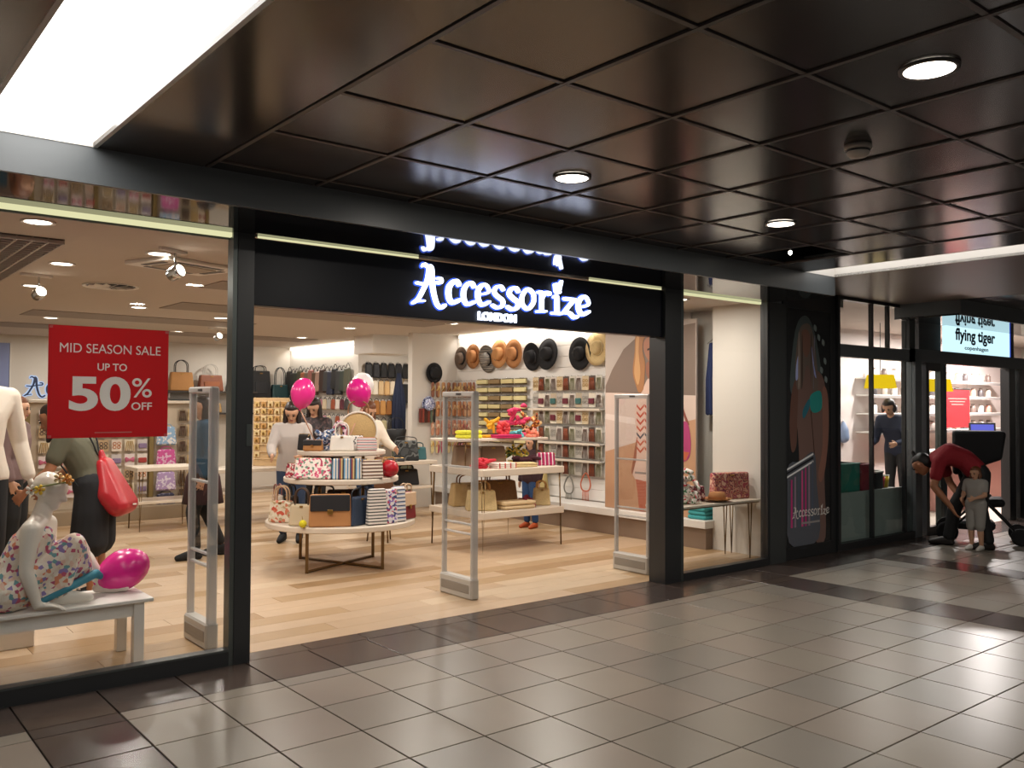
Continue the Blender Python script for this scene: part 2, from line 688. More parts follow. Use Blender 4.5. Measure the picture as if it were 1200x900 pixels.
struct(bx('wall_window_return', 8.02, 8.32, 0.05, 0.96, 0, 2.9, M_shopwall))
struct(bx('trim_1', 7.12, 7.9, 6.95, 7.55, 2.42, 2.72, M_white))          # white bulkhead box over the niche
ceil2 = struct(bx('ceiling', -1.0, 9.2, 0.05, 11.2, 2.72, 2.9, M_shopceil))
for k, (x0, x1, y0, y1) in enumerate([(3.0, 7.7, 2.55, 3.15), (3.3, 7.0, 4.5, 5.3), (2.2, 5.0, 6.5, 7.3), (2.0, 7.0, 8.6, 9.4)]):
    bx('band_panel', x0, x1, y0, y1, 2.712, 2.722, M_ceildark, ceil2)
plinth = struct(bx('trim_2', 7.90, 8.30, 0.96, 6.3, 0.0, 0.235, M_plinth))
bx('plinth_top', 7.86, 8.30, 0.94, 6.3, 0.235, 0.32, M_white, plinth, bevel=0.004)
# ---- mall ceiling
ceil = struct(bx('ceiling', -3, 20, -8.5, 0.0, 2.98, 3.10, M_void))
GX = [1.65 + 0.6225*k for k in range(9)]
GY = [-0.90 - 0.645*k for k in range(9)]
pm = MB().box((0, 0, 0.010), (0.6225-0.022, 0.645-0.022, 0.02), bevel=0.002).mesh('panel', M_cpanel)
for i in range(8):
    for j in range(7):
        cx, cy = (GX[i]+GX[i+1])/2, (GY[j]+GY[j+1])/2
        if i == 7 and j == 0:
            continue                                     # the missing panel
        if inview(cx, cy, 2.84) or inview(GX[i+1], GY[j], 2.84) or inview(GX[i], GY[j], 2.84):
            inst('panel', pm, (cx, cy, 2.84), ceil)
for i in range(9):
    bx('grid_bar', GX[i]-0.011, GX[i]+0.011, -6.2, -0.76, 2.832, 2.845, M_bar, ceil)
for j in range(8):
    bx('grid_bar', 1.65, 6.63, GY[j]-0.011, GY[j]+0.011, 2.834, 2.846, M_bar, ceil)
for i in range(8):
    bx('edge_panel', GX[i]+0.011, GX[i+1]-0.011, -0.889, -0.74, 2.84, 2.86, M_cpanel, ceil)
bx('border_panel', 1.10, 1.635, -6.2, -0.74, 2.838, 2.86, M_border, ceil)
bx('border_panel', 6.645, 7.20, -6.2, -0.74, 2.838, 2.86, M_border, ceil)
bx('border_panel', -3, 0.622, -6.2, -0.74, 2.838, 2.86, M_cpanel, ceil)
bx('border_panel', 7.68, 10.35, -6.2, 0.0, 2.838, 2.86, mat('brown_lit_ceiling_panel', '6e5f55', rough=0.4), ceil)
bx('border_panel', 10.35, 20, -6.2, -0.74, 2.838, 2.86, M_cpanel, ceil)
# light troughs: white sided boxes with a lit diffuser on top
for (xa, xb, md) in ((0.622, 1.10, M_diff), (7.20, 7.68, emit_mat('dimmer_white_diffuser', 'fffaf4', 2.2))):
    t = struct(bx('trim_3', xa-0.02, xa, -6.2, -0.74, 2.838, 2.98, M_white))
    bx('trough_side', xb, xb+0.02, -6.2, -0.74, 2.838, 2.98, M_white, t)
    bx('trough_end', xa, xb, -0.745, -0.72, 2.838, 2.98, M_white, t)
    bx('diffuser', xa, xb, -6.2, -0.745, 2.965, 2.975, md, t)
# ---- bulkhead above the shopfronts: polished soffit and grey fascia
bk = struct(bx('trim_4', -3, 7.70, -0.74, -0.715, 2.66, 2.98, M_fascia))
bx('soffit', -3, 7.70, -0.715, 0.0, 2.66, 2.68, M_soffit, bk)
bx('end_face', 7.68, 7.70, -0.715, 0.0, 2.68, 2.98, M_fascia, bk)
bk2 = struct(bx('trim_5', 10.35, 20, -0.74, -0.715, 2.66, 2.98, M_fascia))
bx('soffit', 10.35, 20, -0.715, 0.0, 2.66, 2.68, M_soffit, bk2)
bx('end_face', 10.35, 10.37, -0.715, 0.0, 2.68, 2.98, M_fascia, bk2)
struct(bx('wall_front_top', -3, 7.93, 0.0, 0.05, 2.66, 2.98, M_fascia))
struct(bx('wall_front_top', 10.35, 20, 0.0, 0.05, 2.66, 2.98, M_fascia))
# ---- shopfront frame
st = struct(bx('window_1', -1.1, 2.085, -0.03, 0.05, 0.0, 0.10, M_frame))
bx('glass_pane', -1.1, 2.085, 0.006, 0.016, 0.10, 2.62, M_glass, st)
bx('frame_top', -1.1, 2.085, 0.031, 0.05, 2.62, 2.66, M_frame, st)
bx('frame_bead', -1.1, 2.085, -0.034, -0.03, 0.088, 0.098, M_steel, st)
bx('light_strip', -1.1, 2.085, -0.005, 0.03, 2.632, 2.659, M_led, st)
tr = struct(bx('trim_6', 2.115, 2.22, -0.03, 0.10, 0.0, 2.66, M_frame))
bx('frame_stile', 2.085, 2.115, -0.025, 0.06, 0.0, 2.66, M_steel, tr)
bx('lock_plate', 2.178, 2.214, -0.036, -0.03, 1.335, 1.475, M_steel, tr, bevel=0.003)
tr2 = struct(bx('trim_7', 6.08, 6.30, -0.03, 0.16, 0.0, 2.66, M_frame))
bx('frame_stile', 6.30, 6.34, -0.025, 0.06, 0.0, 2.66, M_steel, tr2)
st2 = struct(bx('window_2', 6.34, 7.64, -0.03, 0.05, 0.0, 0.07, M_frame))
bx('glass_pane', 6.34, 7.64, 0.006, 0.016, 0.07, 2.66, M_glass, st2)
bx('light_strip', 6.36, 7.60, 0.02, 0.05, 2.635, 2.659, M_led, st2)
tr3 = struct(bx('trim_8', 7.67, 7.95, -0.03, 0.08, 0.0, 2.66, mat('dark_grey_pier', '3d4040', rough=0.4)))
bx('frame_stile', 7.64, 7.67, -0.025, 0.06, 0.0, 2.66, M_frame, tr3)
wp = struct(bx('wall_pier', 7.95, 8.95, 0.0, 0.06, 0.0, 2.84, M_frame))
# ---- neighbour shop shell
struct(bx('floor', 8.8, 20, 0.02, 2.4, -0.1, 0.0, mat('pale_neighbour_floor', 'b9aa9c', rough=0.4)))
struct(bx('wall_back', 8.8, 20, 2.3, 2.42, 0, 2.9, mat('neighbour_white_wall', 'dccfcb', rough=0.7)))
struct(bx('wall_side', 8.66, 8.8, 0.06, 2.3, 0, 2.9, M_shopwall))
struct(bx('ceiling', 8.8, 20, 0.05, 2.4, 2.86, 2.98, mat('neighbour_ceiling', 'b3a59c', rough=0.8)))
n1 = struct(bx('window_3', 8.95, 10.70, -0.02, 0.06, 0.0, 0.08, M_frame))
bx('frame_stile', 8.95, 9.00, -0.03, 0.07, 0.08, 2.84, M_frame, n1)
bx('transom', 9.00, 10.70, -0.03, 0.07, 2.16, 2.30, M_fascia, n1)
bx('frame_top', 9.00, 10.56, -0.02, 0.07, 2.80, 2.86, M_frame, n1)
for a, b in ((9.0, 9.725), (9.745, 10.70)):
    bx('glass_pane', a, b, 0.01, 0.02, 0.08, 2.16, M_tglass, n1)
for a, b in ((9.0, 9.725), (9.745, 10.10), (10.12, 10.56)):
    bx('glass_pane', a, b, 0.01, 0.02, 2.30, 2.80, M_tglass, n1)
for xx, z0, z1 in ((9.735, 0.08, 2.16), (9.735, 2.30, 2.80), (10.11, 2.30, 2.80), (10.50, 0.08, 2.16)):
    bx('mullion', xx-0.014, xx+0.014, -0.01, 0.04, z0, z1, M_frame, n1)
bx('backing_board', 9.0, 10.70, 0.09, 0.11, 0.0, 0.62, mat('grey_green_backing', 'a3aeaa', rough=0.35), n1)
n2 = struct(bx('door_1', 10.70, 10.86, -0.03, 0.09, 0.0, 2.30, M_fascia))
bx('frame_stile', 11.36, 11.44, -0.03, 0.04, 0.0, 2.16, M_steel, n2)
bx('frame_stile', 10.98, 11.06, -0.03, 0.04, 0.0, 2.16, M_frame, n2)
bx('frame_top', 11.06, 11.36, -0.03, 0.04, 2.06, 2.16, M_frame, n2)
bx('frame_bottom', 11.06, 11.36, -0.03, 0.04, 0.0, 0.10, M_frame, n2)
bx('glass_pane', 11.06, 11.36, 0.0, 0.01, 0.10, 2.06, M_tglass, n2)
bx('sliding_leaf_edge', 11.44, 11.68, 0.04, 0.08, 0.0, 2.16, mat('blue_grey_door_leaf', '4d5a60', rough=0.25), n2)
bx('header', 10.56, 20, -0.03, 0.07, 2.16, 2.32, M_fascia, n2)
bx('jamb', 10.56, 10.70, -0.03, 0.07, 2.30, 2.66, M_frame, n2)
bx('jamb', 10.86, 11.44, 0.0, 0.05, 2.32, 2.66, M_frame, n2)
n3 = struct(bx('door_2', 13.45, 13.66, -0.03, 0.09, 0.0, 2.16, M_frame))
bx('frame_stile', 13.80, 13.92, -0.03, 0.06, 0.0, 2.16, M_frame, n3)
bx('glass_pane', 13.66, 13.80, 0.0, 0.01, 0.0, 2.16, M_tglass, n3)
bx('added_blocking_panel', 13.92, 19.9, -0.01, 0.03, 0.0, 2.16, mat('dark_red_brown_panel', '3a2222', rough=0.3), n3)  # opaque panel added to keep the bright interior from reflecting in the mall floor
bx('glass_pane', 13.62, 18, 0.0, 0.01, 2.32, 2.66, M_tglass, n3)
bx('jamb', 13.5, 13.62, -0.03, 0.06, 2.32, 2.66, M_frame, n3)
struct(bx('wall_end', 20, 20.15, -8.5, 2.4, 0, 3.1, M_shopwall))
# ---- lit sign over the entrance
sign = thing('entrance_sign', 'long navy entrance sign panel with glowing white hand-lettered shop name and small city name', 'sign', (4.15, 0, 2.22))
MB().box((0, 0.05, 0.212), (3.86, 0.10, 0.424), bevel=0.004).obj('sign_panel', M_navy, sign)
bx('light_strip', 2.25-4.15, 3.45-4.15, -0.012, 0.0, 0.426, 0.438, M_led, sign)
bx('light_strip', 5.15-4.15, 6.05-4.15, -0.012, 0.0, 0.426, 0.438, M_led, sign)
M_letter = emit_mat('glowing_white_lettering', 'dfe8ff', 3.6)
# each letter as pen strokes (centre line, widths, closed) in metres on the panel
LETTERS = {
    'A': [([(-0.673, 0.373), (-0.658, 0.39), (-0.629, 0.373), (-0.611, 0.375), (-0.596, 0.354), (-0.59, 0.268), (-0.574, 0.183), (-0.547, 0.111), (-0.511, 0.086), (-0.478, 0.106)], [0.019, 0.022, 0.028, 0.041, 0.041, 0.039, 0.036, 0.033, 0.03, 0.028], False), ([(-0.614, 0.365), (-0.631, 0.277), (-0.668, 0.2), (-0.708, 0.135), (-0.748, 0.105)], [0.039, 0.035, 0.032, 0.029, 0.026], False), ([(-0.754, 0.102), (-0.714, 0.118), (-0.659, 0.124)], [0.019, 0.019, 0.017], False), ([(-0.721, 0.249), (-0.657, 0.245), (-0.569, 0.263), (-0.515, 0.268), (-0.512, 0.295), (-0.542, 0.297)], [0.022, 0.022, 0.022, 0.025, 0.025, 0.022], False)],
    'c': [([(-0.353, 0.27), (-0.372, 0.291), (-0.409, 0.28), (-0.442, 0.237), (-0.442, 0.169), (-0.411, 0.131), (-0.349, 0.154)], [0.042, 0.039, 0.039, 0.045, 0.045, 0.039, 0.032], False)],
    'c2': [([(-0.215, 0.267), (-0.234, 0.291), (-0.272, 0.28), (-0.306, 0.233), (-0.306, 0.167), (-0.274, 0.129), (-0.208, 0.152)], [0.036, 0.033, 0.033, 0.039, 0.039, 0.033, 0.028], False)],
    'e': [([(-0.17, 0.209), (-0.076, 0.235), (-0.09, 0.281), (-0.132, 0.287), (-0.173, 0.242), (-0.173, 0.178), (-0.137, 0.135), (-0.069, 0.163)], [0.019, 0.022, 0.025, 0.03, 0.039, 0.039, 0.033, 0.025], False)],
    's': [([(0.066, 0.268), (0.042, 0.29), (-0.004, 0.278), (-0.02, 0.24), (0.016, 0.209), (0.063, 0.181), (0.057, 0.141), (0.007, 0.125), (-0.036, 0.14)], [0.03, 0.03, 0.028, 0.033, 0.036, 0.033, 0.03, 0.03, 0.028], False)],
    's2': [([(0.216, 0.268), (0.192, 0.29), (0.144, 0.278), (0.127, 0.239), (0.165, 0.208), (0.213, 0.18), (0.206, 0.139), (0.155, 0.122), (0.111, 0.138)], [0.035, 0.035, 0.032, 0.039, 0.042, 0.039, 0.035, 0.035, 0.032], False)],
    'o': [([(0.311, 0.292), (0.37, 0.262), (0.374, 0.195), (0.318, 0.137), (0.262, 0.167), (0.258, 0.234)], 0.031, True)],
    'r': [([(0.42, 0.277), (0.456, 0.275), (0.46, 0.202), (0.46, 0.134)], [0.022, 0.036, 0.036, 0.036], False), ([(0.41, 0.124), (0.504, 0.131)], 0.019, False), ([(0.463, 0.229), (0.495, 0.278), (0.539, 0.276)], [0.026, 0.032, 0.042], False)],
    'i': [([(0.591, 0.253), (0.62, 0.256), (0.624, 0.187), (0.625, 0.129)], [0.026, 0.042, 0.042, 0.042], False), ([(0.573, 0.122), (0.67, 0.124)], 0.025, False), ([(0.601, 0.354), (0.616, 0.3), (0.646, 0.299)], [0.029, 0.039, 0.039], False), ([(0.631, 0.362), (0.631, 0.304)], 0.025, False), ([(0.668, 0.385), (0.646, 0.305)], 0.025, False)],
    'z': [([(0.706, 0.249), (0.817, 0.249)], 0.031, False), ([(0.817, 0.249), (0.76, 0.197), (0.707, 0.143)], [0.035, 0.032, 0.035], False), ([(0.699, 0.137), (0.76, 0.135), (0.81, 0.105), (0.848, 0.113)], [0.032, 0.035, 0.039, 0.032], False)],
    'e2': [([(0.867, 0.191), (0.973, 0.219), (0.961, 0.269), (0.914, 0.282), (0.863, 0.233), (0.867, 0.168), (0.91, 0.135), (0.981, 0.162)], [0.023, 0.026, 0.029, 0.035, 0.045, 0.045, 0.039, 0.029], False)],
}
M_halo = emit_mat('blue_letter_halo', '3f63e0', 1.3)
for k, st in LETTERS.items():
    st = LETTERS[k] = [(a, [q*0.78 for q in b] if isinstance(b, list) else b*0.82, c) for a, b, c in st]
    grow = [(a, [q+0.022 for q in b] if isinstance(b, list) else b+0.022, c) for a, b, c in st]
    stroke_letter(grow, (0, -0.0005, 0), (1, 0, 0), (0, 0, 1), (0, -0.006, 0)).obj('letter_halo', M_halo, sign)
    stroke_letter(st, (0, -0.002, 0), (1, 0, 0), (0, 0, 1), (0, -0.034, 0)).obj('letter', M_letter, sign)
text_fit('LONDON', 3.985-4.15, 4.355-4.15, 0.02, 0.085, -0.002, M_letter, sign, 'small_lettering', off=0.035, ext=0.02)
# ================================================================== FIXTURES OF THE MALL CEILING
for i, (x, y) in enumerate(MALL_SPOTS):
    t = thing('ceiling_downlight', ['round ceiling downlight with a bent clip, nearest one at upper right of the picture',
                                    'round ceiling downlight above the glowing entrance sign',
                                    'farthest round ceiling downlight, beside the black gap of the missing panel'][i], 'light', (x, y, 2.832), 0, 'round mall downlights')
    MB().lathe([(0.088, 0.004), (0.105, 0.006), (0.105, -0.004), (0.088, -0.004)], 28, ring=True).obj('trim_ring', M_bar, t)
    MB().lathe([(0, 0.0), (0.09, 0.0), (0.09, -0.003), (0, -0.003)], 28).obj('lens', M_lens, t)
t = thing('smoke_detector', 'round white smoke detector on the dark ceiling panels', 'detector', (3.89, -3.127, 2.84))
MB().lathe([(0, 0), (0.062, 0), (0.064, -0.016), (0.058, -0.022)], 24).obj('base', mat('detector_plastic', 'b9b0a6', rough=0.5), t)
MB().lathe([(0.050, -0.022), (0.052, -0.040), (0.040, -0.055), (0, -0.058)], 24).obj('sensor_head', mat('detector_plastic', 'b9b0a6'), t)
MB().lathe([(0.0505, -0.024), (0.0545, -0.026), (0.0545, -0.031), (0.0505, -0.033)], 24, ring=True).obj('slot_ring', M_frame, t)
t = thing('ceiling_void_lamp', 'tiny bare lamp inside the black gap of the missing ceiling panel', 'light', (6.32, -1.16, 2.98))
MB().tube([(0, 0, 0), (0, 0, -0.10)], 0.006).obj('cable', M_frame, t)
MB().lathe([(0, -0.10), (0.014, -0.105), (0.016, -0.125), (0, -0.14)], 12).obj('bulb', M_lens, t)

# ================================================================== FIXTURES OF THE SHOP CEILING
M_chrome = mat('chrome', 'c9cccd', rough=0.18, metal=1.0)
M_whitem = mat('white_enamel', 'ece8e2', rough=0.35)
first = None
SPOT_PLACES = ['beside the grey grille, above the seated mannequin', 'beside the spotlight at the top of the left window', 'behind the swivel spotlight, past the grey grille', 'left of centre, past the round air diffuser', 'just right of the left doorpost, nearest the front', 'at the far left top of the left window',
               'just inside the entrance, above the middle security gate', 'just inside the entrance, above the right security gate', 'above the small table in the right window', 'just left of the round display table', 'above the far side of the two-shelf table', 'above the front of the two-shelf table, by the photo panel',
               'in front of the row of hats', 'above the white table with the jewellery tower', 'above the long white table with dark bags', 'above the wood-edged unit in the left window', 'between the jewellery tower and the back wall', 'in front of the far right wall of bags', 'close to the back wall above the cash counter', 'in front of the black backpack on the back wall', 'inside the niche with the navy shawl']
for i, (x, y) in enumerate(SHOP_SPOTS):
    if first is None:
        first = thing('shop_downlight', 'recessed ceiling downlight ' + SPOT_PLACES[i], 'light', (x, y, 2.72), 0, 'recessed downlights of the shop')
        MB().lathe([(0.078, 0.0), (0.10, 0.0), (0.10, -0.010), (0.078, -0.006)], 20, ring=True).obj('trim_ring', M_whitem, first)
        MB().lathe([(0, -0.001), (0.078, -0.001), (0.078, -0.004), (0, -0.004)], 20).obj('lens', M_lens, first)
    else:
        dup(first, (x, y, 2.72), None, 'recessed ceiling downlight ' + SPOT_PLACES[i])
def track_spot(x, y, rz, lab, drop=0.14):
    t = thing('track_spotlight', lab, 'light', (x, y, 2.72), rz)
    MB().box((0, 0, -0.012), (0.26, 0.035, 0.024), bevel=0.004).obj('mount', M_whitem, t)
    MB().tube([(0.02, 0, -0.02), (0.02, 0, -drop)], 0.008, 8).obj('stem', M_chrome, t)
    R = Matrix.Rotation(math.radians(70), 3, 'X')
    h = MB().lathe([(0.030, -0.05), (0.046, -0.045), (0.052, 0.05), (0.046, 0.06), (0.044, 0.05)], 20, (0.02, 0, -drop-0.03), M=R).obj('lamp_head', M_chrome, t)
    MB().lathe([(0, 0.052), (0.043, 0.052), (0.043, 0.056), (0, 0.056)], 20, (0.02, 0, -drop-0.03), M=R).obj('lens', M_lens, t)
    return t
track_spot(2.12, 1.20, 0.5, 'chrome spotlight hanging at the top of the left window')
track_spot(1.62, 3.25, 0.2, 'swivel spotlight beside the grey grille in the left window')
track_spot(4.85, 7.6, 0.2, 'distant swivel spotlight on the ceiling just right of the left doorpost', 0.10)
t = thing('air_conditioning_cassette', 'square ceiling air conditioning unit with dark slots in the left window', 'air conditioner', (2.42, 1.85, 2.72), 0.35)
MB().box((0, 0, -0.015), (0.72, 0.52, 0.03), bevel=0.006).obj('frame', M_whitem, t)
MB().box((0, 0, -0.034), (0.42, 0.26, 0.01), bevel=0.003).obj('intake_grille', mat('cassette_grille', 'b3a697', rough=0.6), t)
for sx, sy, dx, dy in ((0, 0.19, 0.44, 0.045), (0, -0.19, 0.44, 0.045), (0.28, 0, 0.05, 0.26), (-0.28, 0, 0.05, 0.26)):
    MB().box((sx, sy, -0.031), (dx, dy, 0.006)).obj('outlet_slot', M_frame, t)
t = thing('round_air_diffuser', 'round ceiling air diffuser with twisted dark blades', 'air vent', (2.33, 3.63, 2.72))
MB().lathe([(0.22, 0), (0.25, 0), (0.25, -0.012), (0.22, -0.006)], 32, ring=True).obj('ring', M_whitem, t)
MB().lathe([(0, -0.001), (0.22, -0.001), (0.22, -0.003), (0, -0.003)], 32).obj('backing', M_frame, t)
for k in range(12):
    a = 2*PI*k/12
    MB().box((0, 0, 0), (0.15, 0.03, 0.004), Matrix.Rotation(a, 3, 'Z') @ Matrix.Rotation(0.4, 3, 'X')).obj('blade', M_whitem, t, (0.125*math.cos(a), 0.125*math.sin(a), -0.012))
t = thing('ceiling_grille', 'grey square-mesh ceiling grille at the far left top of the shop window', 'grille', (0.75, 2.6, 2.70))
gm = mat('grey_grille', 'b3aaa2', rough=0.5)
MB().box((0, 0, 0.015), (1.34, 2.6, 0.01)).obj('backing', mat('grille_shadow', '5c544e', rough=0.8), t)
for k in range(15):
    MB().box((-0.665+k*0.095, 0, 0), (0.012, 2.6, 0.03)).obj('slat', gm, t)
for k in range(28):
    MB().box((0, -1.29+k*0.0955, 0), (1.34, 0.012, 0.028)).obj('cross_slat', gm, t)
for (x0, x1, y0, y1, lab) in ((8.24, 8.30, 3.0, 6.2, 'long glowing cove light above the wall of hats'), (7.62, 7.70, 8.5, 11.1, 'long glowing cove light above the hanging bags at the back')):
    t = thing('cove_light', lab, 'light', ((x0+x1)/2, (y0+y1)/2, 2.72))
    MB().box((0.02, 0, -0.03), (0.05, y1-y0, 0.06), bevel=0.004).obj('housing', M_whitem, t)
    MB().box((-0.012, 0, -0.035), (0.012, y1-y0-0.04, 0.05)).obj('diffuser', emit_mat('cove_diffuser', 'fff1dc', 5.0), t)
    lamp('cove_lamp', 'AREA', (x0-0.02, (y0+y1)/2, 2.66), 10, WARM, y1-y0, (math.radians(-35), 0, PI/2), 0.05)

# ================================================================== BODIES
M_skin = mat('light_skin', 'c99a7c', rough=0.5)
M_skin2 = mat('tanned_skin', 'a8704f', rough=0.5)
M_mann = mat('glossy_white_mannequin', 'e9e2d6', rough=0.28, coat=0.3)
M_eye = mat('dark_eye', '1d1512', rough=0.2)
M_lip = mat('lip', '9b5048', rough=0.5)
M_hairb = mat('dark_brown_hair', '22150f', rough=0.45, noise=0.3, nscale=30)
M_hairm = mat('chestnut_hair', '6a3d22', rough=0.45, noise=0.3, nscale=30)
M_black = mat('black_cloth', '141416', rough=0.75)
def stand(h=1.68):
    k = h/1.70
    J = {}
    for s, n in ((1, 'L'), (-1, 'R')):
        J['hip'+n] = V((0.085*s, 0, 0.90))*k
        J['knee'+n] = V((0.095*s, -0.015, 0.49))*k
        J['ank'+n] = V((0.10*s, 0.02, 0.08))*k
        J['toe'+n] = V((0.115*s, -0.15, 0.028))*k
        J['sh'+n] = V((0.175*s, 0.0, 1.395))*k
        J['el'+n] = V((0.225*s, 0.03, 1.11))*k
        J['wr'+n] = V((0.225*s, -0.04, 0.875))*k
    J['waist'] = V((0, 0, 1.08))*k
    J['chest'] = V((0, -0.005, 1.27))*k
    J['neck'] = V((0, 0.01, 1.44))*k
    J['head'] = V((0, -0.02, 1.585))*k
    return J
def lerp(a, b, t):
    return a + (b-a)*t
def torso_sets(J, k=1.0, fem=True, inf=0.0):
    side_h = (J['hipL']-J['hipR']).normalized()
    side_s = (J['shL']-J['shR']).normalized()
    sm = (side_h+side_s).normalized()
    pel = (J['hipL']+J['hipR'])/2
    wa, ch, nk = J['waist'], J['chest'], J['neck']
    e = inf
    wr_ = 0.092*k
    return [
        [(J['hipL'], 0.092*k+e), (J['hipR'], 0.092*k+e), (pel+(wa-pel)*0.35+side_h*0.075*k, 0.095*k+e), (pel+(wa-pel)*0.35-side_h*0.075*k, 0.095*k+e)],
        [(pel+(wa-pel)*0.35+side_h*0.075*k, 0.095*k+e), (pel+(wa-pel)*0.35-side_h*0.075*k, 0.095*k+e), (wa+sm*0.05*k, wr_+e), (wa-sm*0.05*k, wr_+e)],
        [(wa+sm*0.05*k, wr_+e), (wa-sm*0.05*k, wr_+e), (ch+side_s*0.07*k, 0.10*k+e), (ch-side_s*0.07*k, 0.10*k+e)],
        [(ch+side_s*0.07*k, 0.10*k+e), (ch-side_s*0.07*k, 0.10*k+e), (J['shL']-side_s*0.02*k, 0.058*k+e), (J['shR']+side_s*0.02*k, 0.058*k+e), (lerp(ch, nk, 0.85), 0.06*k+e)],
    ]
def frust(a, b, ra, rb):
    return [(a, ra), (b, rb)]
def person(name, label, cat, loc, rz, J, look=(0, -1, 0), skin=None, vox=0.010, k=1.0, face=True, hands=('L', 'R'), hand_dir=None, fem=True, group=None, barefoot=True, legs=True):
    root = thing(name, label, cat, loc, rz, group)
    root['_J'] = 0
    del root['_J']
    skin = skin or M_skin
    mb = MB()
    for h in torso_sets(J, k, fem):
        mb.hull(h)
    f = V(look).normalized()
    up = (J['head']-J['neck']).normalized()
    s = up.cross(f)
    if s.length < 0.1:
        s = V((1, 0, 0))
    s.normalize()
    up = f.cross(s).normalized()
    if up.dot(J['head']-J['neck']) < 0:
        up = -up
    hd = J['head']
    mb.hull([(J['neck']-(J['neck']-J['chest']).normalized()*0.03*k, 0.058*k), (lerp(J['neck'], hd, 0.65), 0.05*k)])
    mb.hull([(hd+up*0.035*k-f*0.022*k, 0.086*k), (hd+up*0.030*k+f*0.022*k, 0.076*k)])
    mb.hull([(hd+up*0.02*k+f*0.025*k, 0.068*k), (hd-up*0.072*k+f*0.055*k, 0.027*k), (hd-up*0.035*k+f*0.01*k, 0.06*k)])
    mb.hull([(hd+up*0.010*k+f*0.092*k, 0.009*k), (hd-up*0.022*k+f*0.106*k, 0.013*k), (hd-up*0.022*k+f*0.085*k, 0.018*k)], seg=5)
    for q in (1, -1):
        mb.hull([(hd+s*0.080*k*q-f*0.005*k+up*0.012*k, 0.016*k), (hd+s*0.076*k*q-up*0.022*k, 0.011*k)], seg=5)
    for n, q in (('L', 1), ('R', -1)):
        sh, el, wr_ = J['sh'+n], J['el'+n], J['wr'+n]
        mb.hull([(sh, 0.056*k), (lerp(sh, el, 0.5), 0.046*k)])
        mb.hull([(lerp(sh, el, 0.5), 0.046*k), (el, 0.038*k)])
        mb.hull([(el, 0.038*k), (lerp(el, wr_, 0.35), 0.040*k)])
        mb.hull([(lerp(el, wr_, 0.35), 0.040*k), (wr_, 0.026*k)])
        if legs:
            hp, kn, an, to = J['hip'+n], J['knee'+n], J['ank'+n], J['toe'+n]
            mb.hull([(hp, 0.092*k), (lerp(hp, kn, 0.4), 0.078*k)])
            mb.hull([(lerp(hp, kn, 0.4), 0.078*k), (kn, 0.053*k)])
            mb.hull([(kn, 0.053*k), (lerp(kn, an, 0.3), 0.056*k)])
            mb.hull([(lerp(kn, an, 0.3), 0.056*k), (an, 0.034*k)])
            he = an + (an-to).normalized()*0.035*k
            he.z = min(he.z, an.z)-0.03*k
            mb.hull([(an, 0.034*k), (he, 0.028*k), (lerp(an, to, 0.6)-V((0, 0, 0.008)), 0.034*k)])
            mb.hull([(lerp(an, to, 0.5), 0.034*k), (to, 0.024*k), (he, 0.026*k)])
        if n in hands:
            d = (wr_-el).normalized() if not (hand_dir and n in hand_dir) else V(hand_dir[n][0]).normalized()
            nrm = V(hand_dir[n][1]).normalized() if (hand_dir and n in hand_dir) else (V((0, 0, 1)).cross(d) if abs(d.z) < 0.8 else V((q, 0, 0)))
            nrm = (nrm - d*nrm.dot(d))
            nrm = nrm.normalized() if nrm.length > 1e-4 else d.orthogonal().normalized()
            sd = d.cross(nrm)*q
            hk = k
            mb.hull([(wr_, 0.022*hk), (wr_+d*0.082*hk+sd*0.027*hk, 0.012*hk), (wr_+d*0.08*hk-sd*0.030*hk, 0.011*hk)], seg=6)
            for o_, ln in ((0.031, 0.070), (0.0105, 0.080), (-0.0105, 0.075), (-0.032, 0.058)):
                b0 = wr_+d*0.08*hk+sd*o_*hk
                fan = (d+sd*o_*5).normalized()
                b1 = b0+(fan-nrm*0.25).normalized()*ln*0.5*hk
                b2 = b1+(fan-nrm*0.65).normalized()*ln*0.5*hk
                mb.hull([(b0, 0.0095*hk), (b1, 0.0085*hk)], seg=5)
                mb.hull([(b1, 0.0085*hk), (b2, 0.0072*hk)], seg=5)
            b0 = wr_+d*0.028*hk+sd*0.022*hk
            b1 = b0+(d*0.6+sd*0.75-nrm*0.2).normalized()*0.042*hk
            b2 = b1+(d*0.9+sd*0.3-nrm*0.3).normalized()*0.032*hk
            mb.hull([(b0, 0.013*hk), (b1, 0.0105*hk)], seg=5)
            mb.hull([(b1, 0.0105*hk), (b2, 0.0085*hk)], seg=5)
    body = remesh(mb, 'body', skin, root, vox)
    if face:
        for q in (1, -1):
            c = hd+f*0.090*k+s*0.032*k*q+up*0.014*k
            MB().hull([(c+s*0.006*k, 0.0075*k), (c-s*0.006*k, 0.0075*k)], seg=6).obj('eye', M_eye, root)
            c2 = c+up*0.020*k
            MB().hull([(c2+s*0.014*k, 0.004*k), (c2-s*0.014*k, 0.004*k)], seg=4).obj('eyebrow', M_hairb, root)
        c = hd+f*0.086*k-up*0.050*k
        MB().hull([(c+s*0.018*k, 0.005*k), (c+f*0.003*k, 0.0085*k), (c-s*0.018*k, 0.005*k)], seg=5).obj('mouth', M_lip, root)
    return root, dict(f=f, s=s, up=up, hd=hd, k=k)
